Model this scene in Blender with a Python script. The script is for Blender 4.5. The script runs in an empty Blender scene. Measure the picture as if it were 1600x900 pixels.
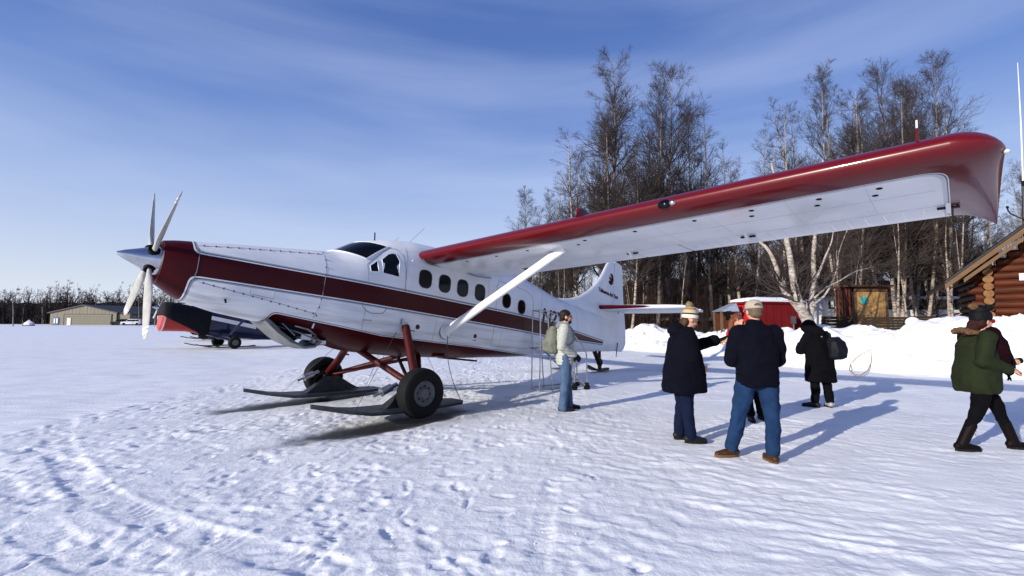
import bpy, bmesh, math, random
import numpy as np
from mathutils import Vector, Matrix, Euler
PI = math.pi
rad = math.radians
sc = bpy.context.scene
C = sc.collection

# ------------------------------------------------------------------ camera
F, CH, TH = 745.5, 1.581, math.atan(49.05 / 745.5)
cd = bpy.data.cameras.new("camera"); cam = bpy.data.objects.new("camera", cd); C.objects.link(cam)
cd.sensor_width = 36; cd.lens = 36 * F / 1600; cd.clip_start = .05; cd.clip_end = 9000
cam.location = (0, 0, CH); cam.rotation_euler = (PI / 2 + TH, 0, 0)
sc.camera = cam
# ------------------------------------------------------------------ light
SUN_EL = rad(16.3)
SAZ = Vector((-.766, -.643, 0)).normalized()             # where the sun stands (ground direction)
sdir = Vector((SAZ.x * math.cos(SUN_EL), SAZ.y * math.cos(SUN_EL), math.sin(SUN_EL)))
sl = bpy.data.lights.new("sun", 'SUN'); so = bpy.data.objects.new("sun", sl); C.objects.link(so)
sl.energy = 5.0; sl.angle = rad(.53); sl.color = (1, .93, .83)
so.rotation_euler = sdir.to_track_quat('Z', 'Y').to_euler(); so.location = (-20, -20, 12)
w = bpy.data.worlds.new("World"); sc.world = w; w.use_nodes = True
nt = w.node_tree; nt.nodes.clear()
def nn(t, **k):
    n = nt.nodes.new(t)
    for a, b in k.items(): setattr(n, a, b)
    return n
out = nn('ShaderNodeOutputWorld'); bg = nn('ShaderNodeBackground'); sky = nn('ShaderNodeTexSky')
sky.sky_type = 'NISHITA'; sky.sun_disc = False; sky.sun_elevation = SUN_EL
sky.sun_rotation = math.atan2(SAZ.x, SAZ.y); sky.air_density = 1.25; sky.dust_density = .5; sky.ozone_density = 4.0; sky.altitude = 100
tc = nn('ShaderNodeTexCoord'); mp = nn('ShaderNodeMapping'); mp.inputs['Scale'].default_value = (.8, 1.1, 6.5)
mp.inputs['Rotation'].default_value = (0.05, -.12, .3)
nz = nn('ShaderNodeTexNoise'); nz.inputs['Scale'].default_value = 1.1; nz.inputs['Detail'].default_value = 5; nz.inputs['Roughness'].default_value = .48
nz.inputs['Distortion'].default_value = .5
rp = nn('ShaderNodeValToRGB'); rp.color_ramp.elements[0].position = .42; rp.color_ramp.elements[1].position = .75
rp.color_ramp.elements[0].color = (0, 0, 0, 1); rp.color_ramp.elements[1].color = (.30, .30, .30, 1)
mix = nn('ShaderNodeMixRGB'); mix.inputs[2].default_value = (6.6, 7.5, 9.9, 1)
tint = nn('ShaderNodeMixRGB', blend_type='MULTIPLY'); tint.inputs[0].default_value = 1; tint.inputs[2].default_value = (1.16, 1.0, 1.12, 1)
bg.inputs['Strength'].default_value = .09
L = nt.links.new
sxyz = nn('ShaderNodeSeparateXYZ'); L(tc.outputs['Generated'], sxyz.inputs[0])
grad = nn('ShaderNodeValToRGB'); cr_ = grad.color_ramp          # clear winter sky: pale at the horizon, deep blue overhead
for i, (p_, c_) in enumerate(((0, (.70, .75, .83)), (.06, (.61, .68, .80)), (.14, (.48, .57, .78)), (.25, (.30, .41, .69)), (.38, (.14, .24, .56)), (.52, (.08, .16, .44)), (1, (.04, .09, .31)))):
    e_ = cr_.elements[i] if i < 2 else cr_.elements.new(p_)
    e_.position = p_; e_.color = (*c_, 1)
gs = nn('ShaderNodeVectorMath', operation='SCALE'); gs.inputs[3].default_value = 1 / .09
gm = nn('ShaderNodeMixRGB'); gm.inputs[0].default_value = .8
L(sxyz.outputs[2], grad.inputs[0]); L(grad.outputs[0], gs.inputs[0])
L(tc.outputs['Generated'], mp.inputs[0]); L(mp.outputs[0], nz.inputs[0]); L(nz.outputs[0], rp.inputs[0])
L(sky.outputs[0], tint.inputs[1]); L(tint.outputs[0], gm.inputs[1]); L(gs.outputs[0], gm.inputs[2]); L(gm.outputs[0], mix.inputs[1]); L(rp.outputs[0], mix.inputs[0]); L(mix.outputs[0], bg.inputs[0]); L(bg.outputs[0], out.inputs[0])
vs = sc.view_settings; vs.view_transform = 'Standard'; vs.look = 'None'; vs.gamma = 1; vs.exposure = 0.30
vs.use_curve_mapping = False
sc.cycles.use_denoising = True; sc.cycles.max_bounces = 6; sc.cycles.diffuse_bounces = 3; sc.cycles.glossy_bounces = 3

# ------------------------------------------------------------------ helpers
def ray(u, v):
    a = (u - 800) / F; b = -(v - 450) / F
    return np.array([a, math.cos(TH) - b * math.sin(TH), math.sin(TH) + b * math.cos(TH)])
def at(u, v, D):
    d = ray(u, v); return np.array([0, 0, CH]) + d * (D / d[1])
def onG(u, v, z=0):
    d = ray(u, v); return np.array([0, 0, CH]) + d * ((z - CH) / d[2])
def hz(v, D):                     # height of image row v at distance D
    return float(at(800, v, D)[2])

MATS = {}
def material(name, col, rough=.6, metal=0., coat=0., var=.0, vscale=8., bump=0., bscale=20., spec=.2, col2=None, stretch=(1, 1, 1), bdist=.01, trans=0., sheen=0.):
    if name in MATS: return MATS[name]
    m = bpy.data.materials.new(name); m.use_nodes = True; t = m.node_tree; b = t.nodes['Principled BSDF']
    b.inputs['Roughness'].default_value = rough; b.inputs['Metallic'].default_value = metal
    b.inputs['Coat Weight'].default_value = coat; b.inputs['Specular IOR Level'].default_value = spec
    b.inputs['Coat Roughness'].default_value = .08
    if sheen: b.inputs['Sheen Weight'].default_value = sheen
    co = t.nodes.new('ShaderNodeTexCoord'); ma = t.nodes.new('ShaderNodeMapping'); ma.inputs['Scale'].default_value = stretch
    t.links.new(co.outputs['Object'], ma.inputs[0])
    c1 = (*col, 1)
    n = t.nodes.new('ShaderNodeTexNoise'); n.inputs['Scale'].default_value = vscale; n.inputs['Detail'].default_value = 5
    t.links.new(ma.outputs[0], n.inputs[0])
    r = t.nodes.new('ShaderNodeValToRGB'); r.color_ramp.elements[0].position = .3; r.color_ramp.elements[1].position = .7
    d = col2 if col2 else tuple(c * (1 - var) for c in col)
    r.color_ramp.elements[0].color = (*d, 1); r.color_ramp.elements[1].color = c1
    t.links.new(n.outputs[0], r.inputs[0]); t.links.new(r.outputs[0], b.inputs['Base Color'])
    if bump:
        n2 = t.nodes.new('ShaderNodeTexNoise'); n2.inputs['Scale'].default_value = bscale; n2.inputs['Detail'].default_value = 4
        t.links.new(ma.outputs[0], n2.inputs[0])
        bp = t.nodes.new('ShaderNodeBump'); bp.inputs['Strength'].default_value = bump; bp.inputs['Distance'].default_value = bdist
        t.links.new(n2.outputs[0], bp.inputs['Height']); t.links.new(bp.outputs[0], b.inputs['Normal'])
    MATS[name] = m
    return m

def smoothn(v): v = np.asarray(v, float); return v / (np.linalg.norm(v) + 1e-12)
def frame_of(d, ref=(0, 0, 1)):
    d = smoothn(d); ref = np.array(ref, float)
    if abs(d @ ref) > .95: ref = np.array([1., 0, 0])
    a = smoothn(np.cross(ref, d)); b = np.cross(d, a); return a, b
class G:
    def __init__(s): s.v = []; s.f = []; s.m = []
    def add(s, vs, fs, mi=0):
        k = len(s.v); s.v.extend([tuple(map(float, p)) for p in vs]); s.f.extend([tuple(i + k for i in f) for f in fs]); s.m.extend([mi] * len(fs)); return s
    def box(s, c, sz, R=None, mi=0, taper=1.):
        q = np.array([[x, y, z] for z in (-.5, .5) for y in (-.5, .5) for x in (-.5, .5)]) * np.array(sz)
        q[4:, :2] *= taper
        if R is not None: q = q @ np.array(R).T
        return s.add(q + np.array(c), [(0, 2, 3, 1), (4, 5, 7, 6), (0, 1, 5, 4), (2, 6, 7, 3), (0, 4, 6, 2), (1, 3, 7, 5)], mi)
    def tube(s, pts, r, n=8, mi=0, flat=None, ref=(0, 0, 1), caps=True):
        pts = [np.array(p, float) for p in pts]; K = len(pts)
        r = [r] * K if np.isscalar(r) else list(r); vs = []; a0 = None
        for i in range(K):
            d = smoothn(pts[min(i + 1, K - 1)] - pts[max(i - 1, 0)])
            if a0 is None: a, b = frame_of(d, ref)
            else: a = smoothn(a0 - d * (a0 @ d)); b = np.cross(d, a)
            a0 = a; ra, rb = (r[i], r[i]) if flat is None else (r[i] * flat[0], r[i] * flat[1])
            for j in range(n):
                t = 2 * PI * j / n; vs.append(pts[i] + a * ra * math.cos(t) + b * rb * math.sin(t))
        fs = [(i * n + j, i * n + (j + 1) % n, (i + 1) * n + (j + 1) % n, (i + 1) * n + j) for i in range(K - 1) for j in range(n)]
        if caps: fs += [tuple(range(n))[::-1], tuple((K - 1) * n + j for j in range(n))]
        return s.add(vs, fs, mi)
    def cap(s, p0, r0, p1, r1, n=12, mi=0):
        p0 = np.array(p0, float); p1 = np.array(p1, float); d = smoothn(p1 - p0); P = []; R = []
        for t in (.08, .35, .65, .9): P.append(p0 - d * r0 * math.cos(t * PI / 2)); R.append(r0 * math.sin(t * PI / 2))
        P.append(p0); R.append(r0); P.append(p1); R.append(r1)
        for t in (.9, .65, .35, .08): P.append(p1 + d * r1 * math.cos(t * PI / 2)); R.append(r1 * math.sin(t * PI / 2))
        return s.tube(P, R, n, mi)
    def ell(s, c, r, R=None, nu=14, nv=9, mi=0):
        vs = []; r = np.array([r] * 3 if np.isscalar(r) else r)
        for i in range(nv + 1):
            a = PI * i / nv
            for j in range(nu):
                b = 2 * PI * j / nu; vs.append(np.array([math.sin(a) * math.cos(b), math.sin(a) * math.sin(b), math.cos(a)]) * r)
        vs = np.array(vs)
        if R is not None: vs = vs @ np.array(R).T
        fs = [(i * nu + j, (i + 1) * nu + j, (i + 1) * nu + (j + 1) % nu, i * nu + (j + 1) % nu) for i in range(nv) for j in range(nu)]
        return s.add(vs + np.array(c), fs, mi)
    def loft(s, rings, caps=True, mi=0, closed=True):
        n = len(rings[0]); K = len(rings); vs = [p for r in rings for p in r]; m = n if closed else n - 1
        fs = [(i * n + j, i * n + (j + 1) % n, (i + 1) * n + (j + 1) % n, (i + 1) * n + j) for i in range(K - 1) for j in range(m)]
        if caps: fs += [tuple(range(n))[::-1], tuple((K - 1) * n + j for j in range(n))]
        return s.add(vs, fs, mi)
    def prism(s, poly, axis, a, b, mi=0):            # polygon in the two other axes, extruded along axis
        n = len(poly); o = [i for i in range(3) if i != axis]; vs = []
        for h in (a, b):
            for p in poly:
                q = [0, 0, 0]; q[axis] = h; q[o[0]] = p[0]; q[o[1]] = p[1]; vs.append(q)
        return s.add(vs, [tuple(range(n))[::-1], tuple(range(n, 2 * n))] + [(i, (i + 1) % n, n + (i + 1) % n, n + i) for i in range(n)], mi)
    def rev(s, prof, c, axis, n=24, mi=0):
        d = smoothn(axis); a, b = frame_of(d); c = np.array(c, float)
        return s.loft([[c + d * z + (a * math.cos(2 * PI * j / n) + b * math.sin(2 * PI * j / n)) * max(r, 1e-4) for j in range(n)] for r, z in prof], True, mi)
    def build(s, name, mats, parent=None, smooth=35, xf=None, attr=None, bevel=0, loc=None):
        V = np.array(s.v, float)
        me = bpy.data.meshes.new(name)
        VV = xf(V) if xf else V
        me.from_pydata(VV.tolist(), [], s.f)
        for m in (mats if isinstance(mats, (list, tuple)) else [mats]): me.materials.append(m)
        me.polygons.foreach_set('material_index', s.m)
        bm = bmesh.new(); bm.from_mesh(me)
        if attr is None: bmesh.ops.remove_doubles(bm, verts=bm.verts, dist=1e-5)
        bmesh.ops.recalc_face_normals(bm, faces=bm.faces); bm.to_mesh(me); bm.free()
        if attr is not None:
            A = me.attributes.new('pl', 'FLOAT_VECTOR', 'POINT'); A.data.foreach_set('vector', V.astype(np.float32).ravel())
        if smooth: me.shade_smooth(); me.set_sharp_from_angle(angle=rad(smooth))
        o = bpy.data.objects.new(name, me); C.objects.link(o)
        if parent is not None: o.parent = parent
        if loc is not None: o.location = loc
        if bevel:
            b = o.modifiers.new('bevel', 'BEVEL'); b.width = bevel; b.segments = 2; b.limit_method = 'ANGLE'
        return o
def tag(o, label=None, cat=None, group=None, kind=None):
    if label: o['label'] = label
    if cat: o['category'] = cat
    if group: o['group'] = group
    if kind: o['kind'] = kind
    return o
def thing(name, label, cat, loc=(0, 0, 0), rz=0, group=None):
    o = bpy.data.objects.new(name, None); C.objects.link(o); o.location = loc; o.rotation_euler = (0, 0, rz); o.empty_display_size = .2
    return tag(o, label, cat, group)
def copy_tree(o, parent=None):
    c = o.copy(); C.objects.link(c); c.parent = parent
    for ch in o.children: copy_tree(ch, c)
    return c
def Rz(a): return np.array([[math.cos(a), -math.sin(a), 0], [math.sin(a), math.cos(a), 0], [0, 0, 1]])
def Ry(a): return np.array([[math.cos(a), 0, math.sin(a)], [0, 1, 0], [-math.sin(a), 0, math.cos(a)]])
def Rx(a): return np.array([[1, 0, 0], [0, math.cos(a), -math.sin(a)], [0, math.sin(a), math.cos(a)]])
# 2-D gradient noise
_rs = np.random.RandomState(7); _perm = _rs.permutation(1024); _perm = np.concatenate([_perm, _perm]); _ga = _rs.rand(1024) * 2 * PI
def pnoise(x, y, seed=0):
    xi = np.floor(x).astype(int); yi = np.floor(y).astype(int); xf = x - xi; yf = y - yi
    def g(ix, iy, fx, fy):
        h = _perm[(_perm[(ix + seed * 57) & 1023] + iy) & 1023]; a = _ga[h]; return np.cos(a) * fx + np.sin(a) * fy
    u = xf ** 3 * (xf * (xf * 6 - 15) + 10); v = yf ** 3 * (yf * (yf * 6 - 15) + 10)
    a = g(xi, yi, xf, yf); b = g(xi + 1, yi, xf - 1, yf); c = g(xi, yi + 1, xf, yf - 1); d = g(xi + 1, yi + 1, xf - 1, yf - 1)
    return (a * (1 - u) + b * u) * (1 - v) + (c * (1 - u) + d * u) * v
def fbm(x, y, o=4, seed=0):
    s = 0; a = 1.
    for i in range(o): s = s + a * pnoise(x * 2 ** i, y * 2 ** i, seed + i); a *= .5
    return s

# ------------------------------------------------------------------ materials
M = dict(
    chrome=material('polished_metal', (.62, .63, .66), .16, 1, var=.25, vscale=6, bump=.03, bscale=14),
    steel=material('brushed_steel', (.42, .43, .45), .35, .9, var=.3, vscale=20),
    darkmetal=material('dark_metal', (.03, .03, .032), .45, .6, var=.4),
    black=material('black_matte', (.004, .004, .005), .7, spec=.12),
    rubber=material('tyre_rubber', (.006, .006, .0065), .8, spec=.2, bump=.2, bscale=30, var=.3),
    white=material('white_paint', (.74, .75, .77), .25, coat=.6, var=.06, vscale=3),
    cream=material('blade_paint', (.62, .60, .54), .4, var=.12, vscale=12),
    red=material('red_paint', (.07, .002, .004), .25, coat=.3, var=.15, vscale=4),
    gearred=material('red_gear_paint', (.06, .004, .004), .5, spec=.2, var=.35, vscale=12),
    glass=material('dark_glass', (.003, .0035, .005), .08, spec=.22, var=.3),
    wire=material('steel_wire', (.06, .06, .065), .5, .6),
    line=material('panel_line', (.16, .17, .2), .6),
    fastener=material('fastener', (.1, .1, .12), .5, .5),
    ski=material('ski_grey', (.05, .054, .062), .5, .3, var=.4, vscale=9, bump=.1),
    wood=material('weathered_wood', (.16, .09, .05), .75, var=.5, vscale=4, stretch=(1, 1, 8), bump=.3),
    lens=material('clear_lens', (.7, .72, .75), .08, coat=1),
)
def red_white(name, builder, gloss=0.):
    """glossy airframe paint: builder gets a node-math helper and returns a list of (mask, colour)"""
    m = bpy.data.materials.new(name); m.use_nodes = True; t = m.node_tree; b = t.nodes['Principled BSDF']
    b.inputs['Roughness'].default_value = .38 - .25 * gloss; b.inputs['Specular IOR Level'].default_value = .14 + .3 * gloss; b.inputs['Coat Weight'].default_value = .03 + gloss; b.inputs['Coat Roughness'].default_value = .08
    a = t.nodes.new('ShaderNodeAttribute'); a.attribute_name = 'pl'; s = t.nodes.new('ShaderNodeSeparateXYZ'); t.links.new(a.outputs['Vector'], s.inputs[0])
    def mth(op, *xs):
        n = t.nodes.new('ShaderNodeMath'); n.operation = op
        for i, x in enumerate(xs):
            if hasattr(x, 'is_linked'): t.links.new(x, n.inputs[i])
            else: n.inputs[i].default_value = x
        return n.outputs[0]
    base = t.nodes.new('ShaderNodeTexNoise'); base.inputs['Scale'].default_value = 2.2; base.inputs['Detail'].default_value = 6
    t.links.new(a.outputs['Vector'], base.inputs[0])
    r = t.nodes.new('ShaderNodeValToRGB'); r.color_ramp.elements[0].position = .3; r.color_ramp.elements[1].position = .75
    r.color_ramp.elements[0].color = (.66, .68, .71, 1); r.color_ramp.elements[1].color = (.76, .77, .79, 1)
    t.links.new(base.outputs[0], r.inputs[0]); cur = r.outputs[0]
    for mask, col in builder(mth, s.outputs[0], s.outputs[1], s.outputs[2], t):
        x = t.nodes.new('ShaderNodeMixRGB'); t.links.new(mask, x.inputs[0]); t.links.new(cur, x.inputs[1]); x.inputs[2].default_value = (*col, 1); cur = x.outputs[0]
    t.links.new(cur, b.inputs['Base Color'])
    n2 = t.nodes.new('ShaderNodeTexNoise'); n2.inputs['Scale'].default_value = 3.5; n2.inputs['Detail'].default_value = 2; t.links.new(a.outputs['Vector'], n2.inputs[0])
    bp = t.nodes.new('ShaderNodeBump'); bp.inputs['Strength'].default_value = .12; bp.inputs['Distance'].default_value = .02
    t.links.new(n2.outputs[0], bp.inputs['Height']); t.links.new(bp.outputs[0], b.inputs['Normal'])
    return m
RED = (.042, .001, .003); NAVY = (.05, .055, .09); GREY = (.3, .31, .35)
def band(mth, d, lo, hi):      # 1 where lo<d<hi
    return mth('MULTIPLY', mth('GREATER_THAN', d, lo), mth('LESS_THAN', d, hi))
def fus_paint(mth, X, Y, Z, t):
    hw = t.nodes.new('ShaderNodeMapRange'); hw.inputs[1].default_value = 4.2; hw.inputs[2].default_value = 7.3; hw.inputs[3].default_value = .155; hw.inputs[4].default_value = .03
    t.links.new(X, hw.inputs[0])
    zc = t.nodes.new('ShaderNodeMapRange'); zc.inputs[1].default_value = 3.5; zc.inputs[2].default_value = 7.3; zc.inputs[3].default_value = -.9; zc.inputs[4].default_value = -.94
    t.links.new(X, zc.inputs[0])
    s = mth('SUBTRACT', mth('ABSOLUTE', mth('SUBTRACT', Z, zc.outputs[0])), hw.outputs[0])
    s = mth('ADD', s, mth('MULTIPLY', mth('GREATER_THAN', X, 7.35), 1.))
    c = mth('ADD', X, 3.47)
    c = mth('ADD', c, mth('MULTIPLY', mth('ABSOLUTE', mth('ADD', Z, .95)), .02))
    d = mth('SMOOTH_MIN', s, c, .16)
    belly = t.nodes.new('ShaderNodeMapRange'); belly.inputs[1].default_value = -2.3; belly.inputs[2].default_value = -.6; belly.inputs[3].default_value = -1.42; belly.inputs[4].default_value = -1.575
    t.links.new(X, belly.inputs[0])
    bz = mth('SUBTRACT', belly.outputs[0], mth('MULTIPLY', mth('MAXIMUM', mth('SUBTRACT', X, 1.8), 0), .012))
    sb = mth('SUBTRACT', Z, bz); cb = mth('SUBTRACT', -2.36, X)
    e = mth('SMOOTH_MAX', sb, cb, .16)
    mp_ = t.nodes.new('ShaderNodeMapping'); mp_.inputs['Scale'].default_value = (.7, 1, 7); av = [n for n in t.nodes if n.type == 'ATTRIBUTE'][0]; t.links.new(av.outputs['Vector'], mp_.inputs[0])
    nz_ = t.nodes.new('ShaderNodeTexNoise'); nz_.inputs['Scale'].default_value = 1.6; nz_.inputs['Detail'].default_value = 7; t.links.new(mp_.outputs[0], nz_.inputs[0])
    low = t.nodes.new('ShaderNodeMapRange'); low.inputs[1].default_value = -.9; low.inputs[2].default_value = -1.7; low.inputs[3].default_value = .12; low.inputs[4].default_value = 1.; t.links.new(Z, low.inputs[0])
    grime = mth('MULTIPLY', mth('MULTIPLY', mth('MAXIMUM', mth('SUBTRACT', nz_.outputs[0], .46), 0), 3.2), low.outputs[0])
    return [(grime, (.30, .29, .27)), (band(mth, d, .018, .03), NAVY), (band(mth, d, .03, .05), GREY), (mth('LESS_THAN', d, 0), RED),
            (band(mth, e, .012, .022), NAVY), (mth('LESS_THAN', e, 0), RED)]
M['fus'] = red_white('fuselage_paint', fus_paint)
def wing_paint(mth, X, Y, Z, t):
    top = mth('GREATER_THAN', Z, 50)
    sx = mth('SUBTRACT', .29, X); sy = mth('SUBTRACT', mth('ABSOLUTE', Y), 8.0)
    d = mth('SMOOTH_MAX', sx, sy, .3)
    return [(band(mth, d, -.05, -.018), (.5, .51, .54)), (band(mth, d, -.018, -.008), NAVY), (mth('GREATER_THAN', d, 0), (.095, .0015, .004))]
M['wing'] = red_white('wing_paint', wing_paint, .32)
def stab_paint(mth, X, Y, Z, t): return [(mth('LESS_THAN', X, 7.17), RED)]
M['stab'] = red_white('stabilizer_paint', stab_paint)
M['plain'] = red_white('airframe_white', lambda mth, X, Y, Z, t: [])

# ------------------------------------------------------------------ ski plane
YAW, PIT, PO = rad(226.913), rad(7.564), np.array([-2.224, 9.35, 2.776])
_hd = np.array([math.cos(YAW), math.sin(YAW), 0]); P_LEFT = np.array([-math.sin(YAW), math.cos(YAW), 0]); _up = np.array([0, 0, 1.])
P_NOSE = _hd * math.cos(PIT) + _up * math.sin(PIT); P_UP = _up * math.cos(PIT) - _hd * math.sin(PIT)
PB = np.array([P_NOSE, P_LEFT, P_UP])                       # rows: local axes in the world
PG = np.array([PO[0], PO[1], 0.])
POFF = PB @ (PO - PG)
def XP(V): V = np.atleast_2d(V); return V * np.array([-1, 1, 1]) + POFF       # plane frame (X aft, Y port, Z up) -> object space
def w2p(p):                                                                    # world -> plane frame
    q = PB @ (np.array(p, float) - PO); return np.array([-q[0], q[1], q[2]])
DIH = math.tan(rad(2.187))
def dz(Y): return (abs(Y) - .78) * DIH
_T = np.array([  # X, halfwidth, ztop, zbot, zwidest, n_up, n_low
 [-3.78, .27, -.62, -1.20, -.90, 2.2, 2.2], [-3.72, .31, -.585, -1.26, -.90, 2.3, 2.3], [-3.5, .37, -.55, -1.39, -.93, 2.5, 2.5], [-3.0, .47, -.465, -1.50, -.98, 2.6, 2.6],
 [-2.3, .57, -.355, -1.57, -1.0, 2.7, 2.6], [-1.7, .66, -.255, -1.67, -1.0, 2.7, 2.8], [-1.45, .70, -.215, -1.74, -1.0, 2.6, 2.8], [-1.25, .72, -.09, -1.80, -1.0, 2.4, 2.9],
 [-1.07, .735, .035, -1.86, -1.0, 2.4, 3], [-.85, .745, .13, -1.89, -1., 2.5, 3], [-.46, .755, .25, -1.90, -1., 2.8, 3], [0, .758, .325, -1.90, -.95, 3.3, 3.1], [.5, .758, .345, -1.88, -.95, 3.8, 3.1],
 [1.5, .758, .345, -1.83, -.95, 4, 3.1], [2.3, .75, .34, -1.76, -.93, 4, 3.1], [3.0, .71, .30, -1.70, -.9, 3.6, 3.], [3.6, .64, .22, -1.64, -.87, 3.2, 3.], [4.4, .53, .09, -1.53, -.83, 2.9, 2.9],
 [5.2, .41, .0, -1.43, -.78, 2.6, 2.8], [6.2, .27, -.06, -1.32, -.72, 2.4, 2.6], [7.2, .14, -.09, -1.22, -.7, 2.3, 2.4], [8.0, .07, -.1, -1.15, -.7, 2.2, 2.2], [8.3, .05, -.1, -1.12, -.7, 2.2, 2.2]])
_gx = np.arange(-3.78, 8.31, .02); _tab = []
for c in range(1, 7):
    y = np.interp(_gx, _T[:, 0], _T[:, c]); k = np.exp(-.5 * (np.arange(-8, 9) * .02 / .06) ** 2); k /= k.sum()
    _tab.append(np.convolve(np.pad(y, 8, mode='edge'), k, 'valid'))
def sec(X): return [float(np.interp(X, _gx, t)) for t in _tab]
def surfY(X, Z):
    w_, zt, zb, zc, nu, nl = sec(X); h = (zt - zc) if Z > zc else (zc - zb); n = nu if Z > zc else nl
    q = min(abs(Z - zc) / h, .999); return w_ * (1 - q ** n) ** (1 / n)
def ring(X, n=72, off=0.):
    w_, zt, zb, zc, nu, nl = sec(X); R = []
    for j in range(n):
        t = 2 * PI * j / n; c, s = math.cos(t), math.sin(t); e = nu if s > 0 else nl; h = (zt - zc) if s > 0 else (zc - zb)
        R.append((X, (w_ + off) * math.copysign(abs(c) ** (2 / e), c), zc + (h + off) * math.copysign(abs(s) ** (2 / e), s)))
    return R
def patch(poly, side=1, off=.004, th=.006, inner=True):
    """a thin panel on the fuselage skin: polygon in (X,Z), filled and bent to the surface"""
    g = G(); poly = [np.array(p, float) for p in poly]; c = sum(poly) / len(poly); n = len(poly); K = 5; top = []
    def P3(q, o): return (q[0], side * (surfY(q[0], q[1]) + o), q[1])
    for k in range(1, K + 1): top.append([P3(c + (p - c) * k / K, off) for p in poly])
    vs = [P3(c, off)] + [q for r in top for q in r] + [P3(p, -th) for p in poly]
    fs = [(0, 1 + j, 1 + (j + 1) % n) for j in range(n)]
    for k in range(K): fs += [(1 + k * n + j, 1 + (k + 1) * n + j, 1 + (k + 1) * n + (j + 1) % n, 1 + k * n + (j + 1) % n) for j in range(n)]
    return g.add(vs, fs)
def strip(g, path, side=1, wd=.008, off=.003, mi=0, closed=False):
    pts = [np.array(p, float) for p in path]
    if closed: pts.append(pts[0])
    fine = []
    for a, b in zip(pts[:-1], pts[1:]):
        m = max(1, int(np.linalg.norm(b - a) / .08)); fine += [a + (b - a) * i / m for i in range(m)]
    fine.append(pts[-1])
    g.tube([(q[0], side * (surfY(q[0], q[1]) + off - wd * .3), q[1]) for q in fine], wd * .5, 5, mi); return g
def rrect(cx, cz, hw, hh, r=.45, n=6, skew=0.):
    P = []; rr = min(hw, hh) * r * 2 if r < .5 else min(hw, hh)
    rr = min(rr, min(hw, hh))
    for (sx, sz, a0) in ((1, 1, 0), (-1, 1, 90), (-1, -1, 180), (1, -1, 270)):
        for i in range(n):
            a = rad(a0 + 90 * i / (n - 1)); P.append((cx + sx * (hw - rr) + rr * math.cos(a) + skew * (sz), cz + sz * (hh - rr) + rr * math.sin(a)))
    return P

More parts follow.
